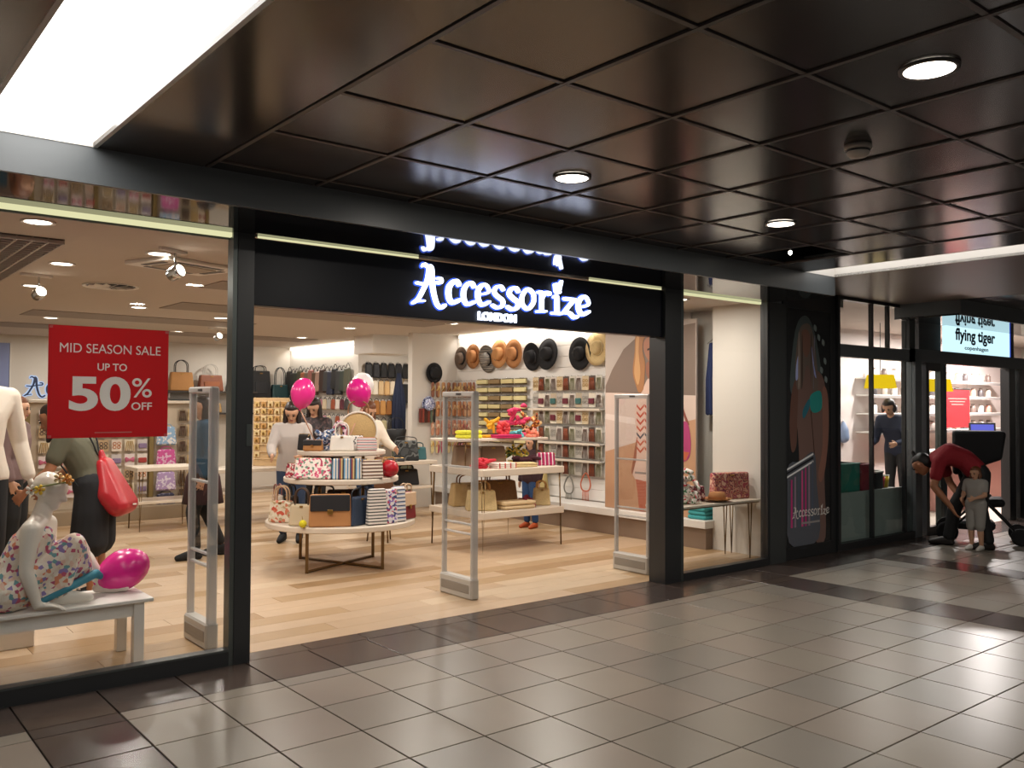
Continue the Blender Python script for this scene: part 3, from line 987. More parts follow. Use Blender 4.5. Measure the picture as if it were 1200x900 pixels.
def shirt(root, J, m, k=1.0, inf=0.014, sleeve=0.45, name='shirt', vox=0.010, hem=0.0, neck=True):
    mb = MB()
    for i, h in enumerate(torso_sets(J, k, True, inf)):
        if i == 0 and hem <= 0:
            continue
        mb.hull(h)
    for n in ('L', 'R'):
        sh, el, wr_ = J['sh'+n], J['el'+n], J['wr'+n]
        if sleeve > 0:
            a = min(sleeve, 1.0)
            mb.hull([(sh, 0.058*k+inf), (lerp(sh, el, a*0.98), 0.046*k+inf)])
        if sleeve > 1:
            mb.hull([(el, 0.044*k+inf), (lerp(el, wr_, sleeve-1), 0.034*k+inf)])
    return remesh(mb, name, m, root, vox)
def trousers(root, J, m, k=1.0, inf=0.014, leg=1.85, name='trousers', vox=0.010, flare=0.0):
    mb = MB()
    mb.hull(torso_sets(J, k, True, inf)[0])
    for n in ('L', 'R'):
        hp, kn, an = J['hip'+n], J['knee'+n], J['ank'+n]
        a = min(leg, 1.0)
        mb.hull([(hp, 0.092*k+inf), (lerp(hp, kn, a), 0.060*k+inf+flare)])
        if leg > 1:
            mb.hull([(kn, 0.058*k+inf), (lerp(kn, an, leg-1), 0.045*k+inf+flare)])
    return remesh(mb, name, m, root, vox)
def shoes(root, J, m, k=1.0, name='shoe'):
    for n in ('L', 'R'):
        an, to = J['ank'+n], J['toe'+n]
        d = V((to.x-an.x, to.y-an.y, 0)).normalized()
        mb = MB()
        z0 = min(to.z, an.z)
        mb.hull([(an-V((0, 0, 0.005)), 0.043*k), (an-d*0.035*k-V((0, 0, an.z-0.034*k)), 0.034*k), (V((to.x, to.y, max(to.z, 0.03*k)))+d*0.012*k, 0.031*k), (lerp(an, to, 0.55), 0.040*k)])
        mb.obj(name, m, root)
def hair(root, G, m, length=0.25, vol=1.0, name='hair', bun=False, vox=0.010):
    f, s, up, hd, k = G['f'], G['s'], G['up'], G['hd'], G['k']
    mb = MB()
    mb.hull([(hd+up*0.050*k-f*0.032*k, 0.090*k*vol), (hd+up*0.072*k+f*0.014*k, 0.066*k*vol), (hd+up*0.005*k-f*0.050*k, 0.078*k*vol)])
    if length > 0.02:
        dn = V((0, 0, -1))
        for q in (1, -1):
            mb.hull([(hd+s*0.072*k*q-f*0.02*k+up*0.03*k, 0.03*k), (hd+s*0.085*k*q-f*0.015*k+dn*length*0.5, 0.034*k), (hd+s*0.085*k*q+f*0.01*k+dn*length, 0.02*k)])
        mb.hull([(hd-f*0.06*k, 0.06*k), (hd-f*0.085*k+s*0.05*k+dn*length*0.7, 0.035*k), (hd-f*0.085*k-s*0.05*k+dn*length*0.7, 0.035*k), (hd-f*0.08*k+dn*length, 0.03*k)])
    if bun:
        mb.hull([(hd+up*0.10*k-f*0.08*k, 0.035*k), (hd+up*0.12*k-f*0.10*k, 0.03*k)])
    return remesh(mb, name, m, root, vox)
# ================================================================== LEFT WINDOW: bench, mannequins
bench = thing('display_bench', 'long white painted bench under the seated mannequin in the left window', 'bench', (0.72, 0.56, 0))
MB().box((0, 0, 0.388), (2.06, 0.46, 0.024), bevel=0.004).obj('seat', M_whitem, bench)
for sy in (-0.18, 0.18):
    MB().box((0, sy, 0.334), (1.94, 0.022, 0.084)).obj('apron', M_whitem, bench)
MB().box((0.96, 0, 0.334), (0.022, 0.36, 0.084)).obj('apron', M_whitem, bench)
for sx in (-0.95, 0.95):
    for sy in (-0.18, 0.18):
        MB().box((sx, sy, 0.188), (0.062, 0.062, 0.376), bevel=0.003).obj('leg', M_whitem, bench)

M_floral = ramp_mat('floral_print_cloth', ['eadccb', 'f1e8dc', 'c65a74', 'ecdfd0', 'e6d6c2', 'dc8a68', 'eee2d4', '8f7ab4', 'e6d6c2', 'b4506f', 'ead9c8', 'efe5d8', '6fa0a4', 'e8c4b0'], 'voronoi', 44)
M_teal = mat('teal_hem_cloth', '2f8096', rough=0.6)
JM = dict(hipL=V((1.02, .62, .50)), kneeL=V((1.40, .68, .67)), ankL=V((1.535, .66, .462)), toeL=V((1.655, .60, .428)),
          hipR=V((.97, .44, .50)), kneeR=V((1.32, .46, .755)), ankR=V((1.25, .45, .462)), toeR=V((1.40, .415, .430)),
          shL=V((1.215, .66, .865)), elL=V((1.25, .76, .65)), wrL=V((1.29, .76, .50)),
          shR=V((1.075, .40, .865)), elR=V((1.045, .355, .635)), wrR=V((1.105, .345, .435)),
          waist=V((1.03, .53, .635)), chest=V((1.11, .53, .76)), neck=V((1.15, .53, .915)), head=V((1.195, .525, 1.065)))
o = V((1.0, 0.5, 0.40))
JMl = {k_: v-o for k_, v in JM.items()}
seated, G = person('seated_mannequin', 'glossy white faceless mannequin in a floral dress sitting on the white bench', 'mannequin', o, 0, JMl, look=(0.75, -0.6, -0.25), skin=M_mann, vox=0.0065, face=False,
                   hand_dir={'R': ((1, -0.12, -0.08), (0, 0, 1)), 'L': ((1, 0, -0.35), (0, 0, 1))}, k=1.0)
mb = MB()
for h in torso_sets(JMl, 1.0, True, 0.010)[:3]:
    mb.hull(h)
ts = torso_sets(JMl, 1.0, True, 0.006)[3]
mb.hull([ts[0], ts[1], (lerp(JMl['chest'], JMl['neck'], 0.35)+V((0.02, -0.07, 0)), 0.07), (lerp(JMl['chest'], JMl['neck'], 0.35)+V((0.02, 0.07, 0)), 0.07)])
mb.hull([(JMl['hipL'], .105), (JMl['hipR'], .105), (JMl['kneeR'], .066), (JMl['kneeL'], .064)])
mb.hull([(JMl['kneeR'], .064), (JMl['kneeL'], .062), (V((0.44, 0.10, 0.13)), .03), (V((0.10, -0.045, 0.045)), .035), (V((0.22, -0.02, 0.10)), .03)])
mb.hull([(JMl['kneeR'], .064), (V((0.25, -0.055, 0.095)), .05), (V((0.10, -0.055, 0.05)), .035), (V((0.20, -0.03, 0.2)), .05)])
mb.hull([(JMl['hipR'], .10), (JMl['kneeR']-V((0.06, 0, 0.04)), .06), (V((0.08, -0.05, 0.04)), .03), (V((-0.26, -0.05, 0.04)), .03)])
remesh(mb, 'dress', M_floral, seated, 0.0075)
mb = MB()
mb.hull([(V((0.12, -0.085, 0.036)), .020), (V((0.26, -0.090, 0.095)), .024)]).hull([(V((0.26, -0.090, 0.095)), .024), (V((0.47, 0.06, 0.145)), .028)]).hull([(V((0.47, 0.06, 0.145)), .028), (V((0.53, 0.14, 0.10)), .018)])
remesh(mb, 'hem_band', M_teal, seated, 0.008)
# flowers on the head
fl = thing('flower_headband', 'headband of yellow and orange cloth flowers on the seated mannequin', 'headband', (1.195, 0.525, 1.10))
ring = []
for k in range(20):
    a = 2*PI*k/20
    ring.append((0.012*math.cos(a)*8.4, 0.098*math.sin(a), 0.025*math.cos(a+0.9)))
MB().tube(ring, 0.005, 6, True).obj('band', mat('green_wire', '7d8a4e'), fl)
for (p, c) in (((0.075, -0.07, 0.045), 'e0a13c'), ((0.03, -0.10, 0.055), 'f0d89a'), ((-0.07, -0.085, -0.01), 'e6c52e'), ((0.10, -0.02, 0.03), 'e9b254'), ((-0.105, -0.03, -0.015), 'f2efe6')):
    mb = MB()
    for k in range(5):
        a = 2*PI*k/5
        d = V((math.cos(a), 0.15, math.sin(a)))
        mb.hull([(V(p)+d*0.008, 0.006), (V(p)+d*0.022, 0.010)], seg=5)
    q = mb.obj('flower', mat('petal_'+c, c, rough=0.6), fl)
    MB().hull([(V(p)-V((0, 0.010, 0)), 0.007), (V(p)-V((0, 0.013, 0)), 0.006)], seg=5).obj('flower_centre', mat('flower_centre', 'b5691f'), q)

plat = thing('mannequin_platform', 'low white platform under the standing mannequin at the left edge', 'platform', (0.98, 1.45, 0))
MB().box((0, 0, 0.075), (0.55, 0.55, 0.15), bevel=0.006).obj('block', M_whitem, plat)
MB().box((0, 0, 0.156), (0.30, 0.30, 0.012), bevel=0.003).obj('base_plate', M_chrome, plat)
J = stand(1.80)
J['elL'] = V((0.275, 0.05, 1.17)); J['wrL'] = V((0.315, -0.02, 0.92))
J['elR'] = V((-0.275, 0.05, 1.17)); J['wrR'] = V((-0.315, -0.02, 0.92))
m2, G2 = person('standing_mannequin', 'standing white mannequin in a cream jacket and black trousers at the left edge', 'mannequin', (0.96, 1.45, 0.162), 0.25, J, skin=M_mann, vox=0.009, k=0.90, face=False)
M_cream = mat('cream_jacket_cloth', 'e4d8c8', rough=0.7, bump=0.15, bscale=30)
shirt(m2, J, M_cream, 0.90, 0.014, 1.9, 'jacket', 0.009, hem=1)
trousers(m2, J, M_black, 0.90, 0.010, 1.9)

# ================================================================== PEOPLE
M_olive = mat('olive_tshirt', '5d5a48', rough=0.8)
M_shorts = mat('black_shorts', '17181c', rough=0.85)
J = stand(1.66)
for k_, d in (('waist', (0, -0.05, -0.01)), ('chest', (0, -0.13, -0.03)), ('neck', (0, -0.22, -0.06)), ('head', (0, -0.31, -0.09)), ('shL', (0, -0.19, -0.05)), ('shR', (0, -0.19, -0.05))):
    J[k_] = J[k_] + V(d)
J['elL'] = V((0.25, -0.27, 1.06)); J['wrL'] = V((0.21, -0.45, 0.90))
J['elR'] = V((-0.25, -0.27, 1.06)); J['wrR'] = V((-0.21, -0.45, 0.90))
cust, G = person('person', 'person in olive shirt and black shorts with red drawstring bag, behind the sale poster', 'person', (1.93, 2.45, 0), math.radians(-122), J, look=(0, -0.9, -0.35), skin=M_skin2, k=1.06)
shirt(cust, J, M_olive, 1.06, 0.022, 0.62, hem=0)
trousers(cust, J, M_shorts, 1.06, 0.035, 0.98, 'shorts', flare=0.05)
shoes(cust, J, M_black)
hair(cust, G, M_hairb, 0.16)
bag = thing('drawstring_bag', 'red drawstring bag hanging on the back of the person in olive', 'bag', (1.93, 2.45, 0), math.radians(-122))
mb = MB()
mb.hull([(V((0.07, 0.07, 1.10)), 0.05), (V((-0.07, 0.07, 1.10)), 0.05), (V((-0.13, 0.13, 0.86)), 0.08), (V((0.13, 0.13, 0.86)), 0.08), (V((-0.12, 0.21, 0.77)), 0.09), (V((0.12, 0.21, 0.77)), 0.09)])
mb.hull([(V((0, 0.05, 1.14)), 0.035), (V((0, 0.04, 1.20)), 0.022)])
remesh(mb, 'sack', mat('red_nylon', 'b3202a', rough=0.35, noise=0.15, nscale=10), bag, 0.010)
for q in (1, -1):
    MB().tube(spline([(0.02*q, 0.02, 1.17), (0.08*q, -0.04, 1.34), (0.13*q, -0.16, 1.43), (0.15*q, -0.29, 1.25), (0.20*q, -0.12, 1.0), (0.15*q, 0.10, 0.74)], 5), 0.007, 6).obj('cord', M_black, bag)
MB().prism([(0, 0), (0.10, 0.01), (0.105, 0.022), (0.05, 0.018), (0, 0.012)], (-0.05, 0.306, 0.76), (1, 0, 0), (0, 0.0, 1), (0, 0.004, 0)).obj('white_print', M_white, bag)

def pushchair(loc, rz, label, boxy=False):
    t = thing('pushchair', label, 'pushchair', loc, rz)
    fm = mat('pushchair_tube', '3a3b3e', rough=0.35, metal=0.6)
    fab = mat('black_pushchair_fabric', '121215', rough=0.8)
    for q in (0.24, -0.24):
        MB().tube([(q, 0.30, 1.04), (q, 0.05, 0.62), (q, -0.42, 0.10)], 0.014, 8).obj('side_tube', fm, t)
        MB().tube([(q, -0.12, 0.58), (q, 0.34, 0.12)], 0.014, 8).obj('rear_tube', fm, t)
    MB().tube([(0.24, 0.30, 1.04), (0.12, 0.33, 1.07), (-0.12, 0.33, 1.07), (-0.24, 0.30, 1.04)], 0.017, 8).obj('handle', fab, t)
    MB().hull([(V((-0.17, -0.22, 0.48)), 0.05), (V((0.17, -0.22, 0.48)), 0.05), (V((-0.17, 0.10, 0.46)), 0.05), (V((0.17, 0.10, 0.46)), 0.05)]).obj('seat', fab, t)
    MB().hull([(V((-0.17, 0.10, 0.48)), 0.045), (V((0.17, 0.10, 0.48)), 0.045), (V((-0.17, 0.22, 0.98)), 0.045), (V((0.17, 0.22, 0.98)), 0.045)]).obj('backrest', fab, t)
    if boxy:
        MB().hull([(V((a, b, c)), 0.04) for a in (-0.22, 0.22) for b, c in ((0.24, 1.28), (-0.24, 1.28), (0.24, 0.84), (-0.20, 1.02))]).obj('hood', fab, t)
    else:
        MB().hull([(V((-0.19, 0.22, 0.92)), 0.05), (V((0.19, 0.22, 0.92)), 0.05), (V((-0.19, -0.12, 0.98)), 0.04), (V((0.19, -0.12, 0.98)), 0.04), (V((0, 0.10, 1.04)), 0.05)]).obj('hood', fab, t)
    MB().box((0, 0.04, 0.20), (0.38, 0.42, 0.10), bevel=0.03).obj('basket', fab, t)
    for q in (0.24, -0.24):
        for yy, r in ((-0.42, 0.10), (0.34, 0.12)):
            R = Matrix.Rotation(PI/2, 3, 'Y')
            wh = MB().lathe([(r-0.035, -0.014), (r, -0.016), (r, 0.016), (r-0.035, 0.014)], 20, (q, yy, r), M=R).obj('wheel', fab, t)
            MB().lathe([(0, -0.012), (r-0.034, -0.012), (r-0.034, 0.012), (0, 0.012)], 14, (q, yy, r), M=R).obj('hub', M_chrome, wh)
    return t
pushchair((1.02, 3.05, 0), math.radians(-122), 'black pushchair in front of the person in olive, behind the seated mannequin')

def shopper(label, loc, rz, h, top, bottom, hairm, k=1.0, sleeve=1.9, hl=0.25, skin=None, shoe=None, legs=1.85, pose=None, bun=False, topname='shirt', skirt=None):
    J = stand(h)
    if pose:
        pose(J)
    p, G = person('person', label, 'person', loc, rz, J, skin=skin or M_skin, k=k, look=tuple(J['look']) if 'look' in J else (0, -1, -0.1), vox=0.011)
    shirt(p, J, top, k, 0.014, sleeve, topname, 0.011, hem=1)
    trousers(p, J, bottom, k, 0.012, legs, vox=0.011)
    shoes(p, J, shoe or M_black, k)
    if skirt:
        MB().lathe([(0.12*k, 0.98*h/1.7), (0.17*k, 0.86*h/1.7), (0.21*k, 0.58*h/1.7), (0.20*k, 0.58*h/1.7)], 20, (0, 0, 0)).obj('skirt', skirt, p)
    hair(p, G, hairm, hl, bun=bun, vox=0.011)
    return p
M_tealblue = mat('teal_blue_top', '2c4d63', rough=0.75)
M_jeans = mat('blue_jeans', '2c3d58', rough=0.85)
M_maroon = mat('dark_maroon_skirt', '3a1a1e', rough=0.8)
def walk(J):
    J['kneeL'] += V((0, -0.10, 0.01)); J['ankL'] += V((0, -0.10, 0.0)); J['toeL'] += V((0, -0.10, 0.0))
    J['kneeR'] += V((0, 0.06, 0.0)); J['ankR'] += V((0, 0.20, 0.02)); J['toeR'] += V((0, 0.20, 0.0))
def reach(J):
    J['elL'] += V((0.0, -0.16, 0.05)); J['wrL'] += V((-0.05, -0.30, 0.20))
    J['elR'] += V((0.0, -0.16, 0.05)); J['wrR'] += V((0.05, -0.30, 0.20))
    J['look'] = V((0, -0.85, -0.5))
shopper('person walking in teal blue top and dark maroon skirt, seen through leftmost security gate', (3.32, 3.85, 0), math.radians(-100), 1.66, M_tealblue, M_black, M_hairb, pose=walk, skirt=M_maroon)
shopper('girl with long dark hair and pale grey top behind the round table', (4.52, 4.30, 0), math.radians(-35), 1.60, mat('pale_grey_top', 'b5aca6', rough=0.8), M_jeans, M_hairb, 0.98, hl=0.36, pose=reach)
shopper('dark haired person in a dark printed blouse behind the left pink balloon', (5.28, 5.25, 0), math.radians(-50), 1.66, ramp_mat('dark_printed_blouse', ['2a2224', '3c2c30', '57403f', '1f1a1c'], 'voronoi', 40), M_black, M_hairb, hl=0.32, pose=reach)
shopper('person with chestnut hair in cream top behind the round table', (5.78, 4.75, 0), math.radians(10), 1.62, mat('cream_top', 'e9dccb', rough=0.8), M_jeans, M_hairm, hl=0.22, pose=reach)
shopper('person with brown hair in a mauve top far left behind the standing mannequin', (1.72, 4.6, 0), math.radians(60), 1.64, mat('mauve_top', '7d6462', rough=0.8), M_black, M_hairm, hl=0.2)
shopper('shop assistant in black standing behind the cash counter at the left', (3.12, 9.0, 0), 0.1, 1.60, M_black, M_black, M_hairm, hl=0.3, pose=reach)
shopper('child in a dark coat and blue jeans with orange shoes behind the two-shelf table', (7.50, 3.50, 0), math.radians(-80), 1.18, mat('dark_plum_coat', '33191f', rough=0.8), mat('bright_blue_jeans', '2a4a78', rough=0.8), M_hairb, 0.72, hl=0.14, shoe=mat('orange_shoe', 'b8552d', rough=0.5), pose=None)

# neighbour shop: person in navy
def lean(J):
    for k_, d in (('waist', 0.04), ('chest', 0.12), ('neck', 0.2), ('head', 0.27), ('shL', 0.16), ('shR', 0.16), ('elL', 0.26), ('elR', 0.26)):
        J[k_] += V((0, -d, -d*0.2))
    J['wrL'] = J['elL'] + V((-0.05, -0.22, -0.04)); J['wrR'] = J['elR'] + V((0.05, -0.22, -0.04))
    J['look'] = V((0, -0.8, -0.5))
shopper('person in a navy jumper leaning over the counter of the neighbour shop', (13.05, 1.42, 0), math.radians(-85), 1.76, mat('navy_jumper', '1b2338', rough=0.8), M_black, M_hairb, hl=0.05, pose=lean)

# the man in red bending over the child
t_ = V((-0.4, 0.917, 0)); s_ = V((0.917, 0.4, 0)); z_ = V((0, 0, 1))
def P(a, b, c):
    return t_*a + s_*b + z_*c
J = dict(hipR=P(-.14, .085, .85), hipL=P(-.17, -.085, .84), kneeR=P(.08, .09, .47), kneeL=P(-.17, -.10, .46), ankR=P(.16, .08, .08), ankL=P(-.25, -.10, .08), toeR=P(.33, .09, .028), toeL=P(-.09, -.13, .028),
         waist=P(-.02, 0, 1.0), chest=P(.14, 0, 1.06), neck=P(.30, 0, 1.01), head=P(.42, -.02, .92), shR=P(.24, .17, 1.0), shL=P(.24, -.17, .98),
         elR=P(.14, .18, .72), wrR=P(.02, .02, .55), elL=P(.30, -.22, .70), wrL=P(.12, -.24, .47))
man, G = person('person', 'man in a red polo shirt and black trousers bending down over the small child', 'person', (10.42, -0.72, 0), 0, J, look=tuple(t_*0.75 - z_*0.65 - s_*0.1), skin=M_skin2, vox=0.009, k=1.04,
                hand_dir={'L': (tuple(P(-.45, 0.02, -.8)), tuple(P(.8, -.2, -.4))), 'R': (tuple(P(-.4, -0.3, -.8)), tuple(P(.8, .2, -.4)))})
shirt(man, J, mat('red_polo_shirt', '8e1422', rough=0.8), 1.04, 0.020, 0.60, 'polo_shirt', 0.009, hem=0)
trousers(man, J, M_black, 1.04, 0.018, 1.92)
shoes(man, J, mat('dark_shoe_leather', '1f1916', rough=0.4))
hair(man, G, mat('black_hair', '0d0b0a', rough=0.5), 0.0, vol=1.02)
mb = MB()
mb.hull([(G['hd']+G['up']*0.11, 0.03), (G['hd']+G['up']*0.17+z_*0.03, 0.018)])
mb.obj('hair_tuft', mat('black_hair', '0d0b0a'), man)
J = stand(0.92)
for n in 'LR':
    J['el'+n] += V((0, -0.05, 0.02)); J['wr'+n] += V((-0.05 if n == 'L' else 0.05, -0.12, 0.12))
kid, G = person('person', 'small child in light grey shirt and shorts, held by the man in red', 'person', (10.32, -0.90, 0), math.radians(-95), J, look=(0, -0.9, -0.2), skin=M_skin, vox=0.007, k=0.62)
M_lgrey = mat('light_grey_cotton', '9b9791', rough=0.85)
shirt(kid, J, M_lgrey, 0.60, 0.010, 0.6, hem=1, vox=0.008)
trousers(kid, J, M_lgrey, 0.62, 0.014, 1.10, 'shorts', vox=0.008)
shoes(kid, J, mat('white_shoe', 'd8d4cc', rough=0.5), 0.66)
hair(kid, G, M_hairm, 0.05, vox=0.008)
pushchair((11.05, -0.62, 0), math.radians(25), 'black pushchair with a boxy hood beside the neighbour shop entrance', True)
# ================================================================== POSTERS AND SIGNS
sp = thing('sale_poster', 'red sale poster with white lettering hung in the left window', 'poster', (1.395, 0.018, 1.405))
MB().box((0, 0.003, 0.312), (0.642, 0.006, 0.624)).obj('sheet', paper_mat('red_poster_paper', 'd01b24', 0.45), sp)
M_print = mat('cream_print', 'fff6ec', rough=0.6)
text_fit('MID SEASON SALE', -0.265, 0.275, 0.475, 0.527, -0.0005, M_print, sp, off=0.0)
text_fit('UP TO', -0.070, 0.088, 0.378, 0.420, -0.0005, M_print, sp, off=0.012)
text_fit('50', -0.215, 0.110, 0.150, 0.345, -0.0005, M_print, sp, off=0.034)
text_fit('%', 0.118, 0.228, 0.228, 0.340, -0.0005, M_print, sp, off=0.004)
text_fit('OFF', 0.115, 0.230, 0.155, 0.200, -0.0005, M_print, sp, off=0.014)
MB().box((0.02, -0.001, 0.028), (0.20, 0.001, 0.006)).obj('small_print_line', mat('faded_print', 'c8706c', rough=0.6), sp)
for a in ((-0.31, 0.614), (0.31, 0.614), (-0.31, 0.01), (0.31, 0.01)):
    MB().box((a[0], -0.0008, a[1]), (0.018, 0.001, 0.014)).obj('clear_tape', mat('clear_tape', 'c95a58', rough=0.3), sp)

# woman on the dark pillar poster: flat print pieces on a framed panel (u 0..1 across, v 0..1 up)
pp = thing('fashion_poster', 'tall dark framed poster of a woman in a teal bikini top and striped wrap', 'poster', (8.41, -0.002, 0.135))
W_, H_ = 0.86, 2.50
MB().box((0, 0.0, H_/2), (W_, 0.012, H_)).obj('print_sheet', mat('poster_black_print', '242628', rough=0.22), pp)
for a in ((-W_/2-0.012, 0.024, 0, H_), (W_/2-0.012, 0.024, 0, H_)):
    MB().box((a[0]+0.012, -0.004, H_/2), (0.024, 0.022, H_+0.04)).obj('frame_bar', M_frame, pp)
for zz in (-0.01, H_+0.01):
    MB().box((0, -0.004, zz), (W_, 0.022, 0.024)).obj('frame_bar', M_frame, pp)
def pr(name, pts, col, lay, smooth=True, rough=0.22):
    col = '%02x%02x%02x' % tuple(min(255, int(int(col[i:i+2], 16)*1.45+8)) for i in (0, 2, 4))
    P2 = [((u-0.5)*W_, (1-v)*H_) for u, v in pts]
    if smooth:
        P2 = [(p.x, p.y) for p in spline(P2, 4, True)]
    MB().prism(P2, (0, -0.0062-0.0006*lay, 0), (1, 0, 0), (0, 0, 1), (0, -0.0005, 0)).obj(name, mat('print_'+col, col, rough=rough, spec=0.4), pp)
pr('printed_scarf', [(.10, .28), (.20, .10), (.36, .03), (.55, .05), (.72, .18), (.85, .40), (.70, .42), (.30, .40), (.12, .36)], '39403f', 0)
pr('printed_body', [(.26, .28), (.40, .24), (.62, .25), (.84, .30), (.90, .45), (.88, .60), (.84, .72), (.86, .98), (.60, .98), (.30, .80), (.28, .62), (.24, .50), (.16, .40)], '57433d', 1)
pr('printed_arm', [(.14, .34), (.26, .30), (.24, .48), (.22, .58), (.12, .60), (.08, .48)], '4e362e', 2)
pr('printed_arm', [(.80, .34), (.92, .36), (.94, .52), (.86, .68), (.76, .74), (.70, .70), (.80, .58)], '6a4a3f', 2)
pr('printed_hair', [(.28, .10), (.42, .06), (.56, .08), (.66, .20), (.70, .33), (.60, .36), (.52, .26), (.44, .24), (.36, .32), (.24, .34), (.20, .24)], '51463f', 3)
pr('printed_face', [(.34, .10), (.44, .085), (.52, .11), (.52, .17), (.44, .205), (.36, .17)], '5c4238', 4)
for k in (0, 1, 4, 5):
    u = .27+.068*k
    pr('printed_hair_strand', [(u, .12+.02*(k % 2)), (u+.02, .12), (u+.035-.01*k, .30), (u-.01, .33)], ('6d625a', '3a302b', '5f5a66')[k % 3], 5)
pr('printed_highlight', [(.22, .24), (.27, .20), (.26, .29), (.21, .30)], '8289b0', 4)
pr('printed_highlight', [(.55, .14), (.60, .22), (.66, .29), (.60, .26)], '6f76a0', 4)
pr('printed_bikini', [(.52, .37), (.70, .345), (.78, .36), (.78, .42), (.66, .44), (.54, .43)], '1c6e68', 4)
pr('printed_bikini', [(.36, .43), (.50, .38), (.50, .42), (.38, .465)], '20505c', 5)
pr('printed_cord', [(.53, .43), (.545, .43), (.62, .62), (.605, .62)], '2b1d18', 5, False)
pr('printed_wrap', [(.02, .68), (.30, .645), (.60, .61), (.66, .74), (.70, .98), (.06, .98)], '3f4248', 6)
for k in range(3):
    pr('printed_band', [(.02, .672+k*.016), (.58, .612+k*.016), (.59, .620+k*.016), (.02, .680+k*.016)], 'b9b4b2' if k != 1 else '17181b', 7, False)
for k in range(7):
    u = .10+.075*k
    pr('printed_stripe', [(u, .72-.012*k), (u+.03, .72-.012*k), (u+.035, .92), (u-.005, .92)], ('8c2a5a', '6b5a68', '3d4450', '9a3a66')[k % 4], 7, False)
for k in range(6):
    u, v = ((.62, .06), (.70, .10), (.80, .12), (.84, .20), (.76, .24), (.86, .28))[k]
    pr('printed_glint', [(u, v), (u+.05, v+.01), (u+.04, v+.03), (u-.01, v+.02)], '5d6664', 3)
M_plet = mat('poster_lettering', 'ece6df', rough=0.3)
for k, st in LETTERS.items():
    s2 = [([(p[0]*0.40-0.02, p[1]*0.40) for p in a], ([q*0.42 for q in b] if isinstance(b, list) else b*0.42), c) for a, b, c in st]
    stroke_letter(s2, (0, -0.0115, 0.255), (1, 0, 0), (0, 0, 1), (0, -0.0006, 0), 3).obj('printed_letter', M_plet, pp)
MB().box((0.02, -0.012, 0.235), (0.34, 0.0006, 0.022)).obj('printed_text_line', mat('faint_lettering', 'a09c99', rough=0.3), pp)

# big fashion photograph on the right-hand side of the shop, facing the shop
gp = thing('photo_wall_panel', 'large photo panel of a blonde woman in a red zigzag dress on a beach', 'poster', (7.965, 0, 0.322))
MB().box((0.012, 1.875, 1.14), (0.024, 1.45, 2.276)).obj('board', mat('photo_sky_print', 'b3a69c', rough=0.5), gp)
def pg(name, pts, col, lay, smooth=True):
    P2 = [(min(2.595, max(1.155, y)), max(0.325, min(2.595, z))-0.322) for y, z in pts]
    if smooth:
        P2 = [(min(2.595, max(1.155, p.x)), max(0.003, min(2.27, p.y))) for p in spline(P2, 3, True)]
    MB().prism(P2, (-0.0004-0.0006*lay, 0, 0), (0, 1, 0), (0, 0, 1), (-0.0005, 0, 0)).obj(name, mat('photo_'+col, col, rough=0.5), gp)
pg('printed_hill', [(2.6, 1.85), (2.48, 2.049), (2.285, 2.298), (2.039, 2.453), (1.728, 2.50), (1.16, 2.55), (1.16, 1.70), (2.6, 1.74)], '7c6a5e', 0, False)
pg('printed_sea', [(2.6, 1.764), (1.155, 1.72), (1.155, 1.05), (2.6, 0.90)], 'd3bdb0', 1, False)
pg('printed_surf', [(2.595, 1.50), (2.2, 1.46), (1.9, 1.43), (1.9, 1.36), (2.2, 1.38), (2.595, 1.43)], 'e2d0c5', 1.5, False)
pg('printed_sand', [(2.6, 1.02), (2.09, 1.15), (1.6, 1.36), (1.155, 1.45), (1.155, 0.325), (2.6, 0.325)], 'c09473', 2, False)
pg('printed_leg', [(2.068, 0.74), (1.913, 0.74), (1.90, 0.556), (1.93, 0.33), (2.01, 0.33), (2.045, 0.544)], 'b3654c', 3)
pg('printed_leg', [(1.797, 0.74), (1.637, 0.74), (1.62, 0.578), (1.66, 0.33), (1.743, 0.33), (1.782, 0.565)], 'aa5f48', 3)
pg('printed_arm', [(2.062, 1.206), (2.017, 1.207), (2.009, 0.932), (2.072, 0.791), (2.121, 0.76), (2.147, 0.8), (2.121, 0.926)], '9c6249', 4)
pg('printed_dress', [(1.926, 1.863), (1.864, 1.936), (1.781, 1.97), (1.656, 1.967), (1.544, 1.889), (1.488, 1.676), (1.543, 1.303), (1.508, 0.852), (1.55, 0.717), (2.091, 0.712), (2.069, 0.929), (2.047, 1.206), (2.081, 1.372), (2.078, 1.566)], 'd8b9a8', 5)
for k in range(7):
    z = 1.62-k*0.085
    c = 'b8492f' if k < 3 else ('4a4a52' if k == 4 else 'bb5a3c')
    for a in (2.06, 1.93, 1.80, 1.67):
        pg('printed_zigzag', [(a, z), (a-0.06, z-0.055), (a-0.12, z), (a-0.12, z-0.03), (a-0.06, z-0.085), (a, z-0.03)], c, 6, False)
pg('printed_hem', [(2.085, 0.80), (1.53, 0.80), (1.535, 0.775), (2.085, 0.775)], '8d8178', 6, False)
pg('printed_face', [(1.953, 2.338), (1.909, 2.413), (1.782, 2.438), (1.685, 2.4), (1.664, 2.242), (1.71, 2.122), (1.788, 2.084), (1.864, 2.142), (1.927, 2.226)], 'a97358', 6)
pg('printed_neck', [(1.90, 2.12), (1.70, 2.12), (1.69, 1.93), (1.88, 1.93)], '94604a', 5)
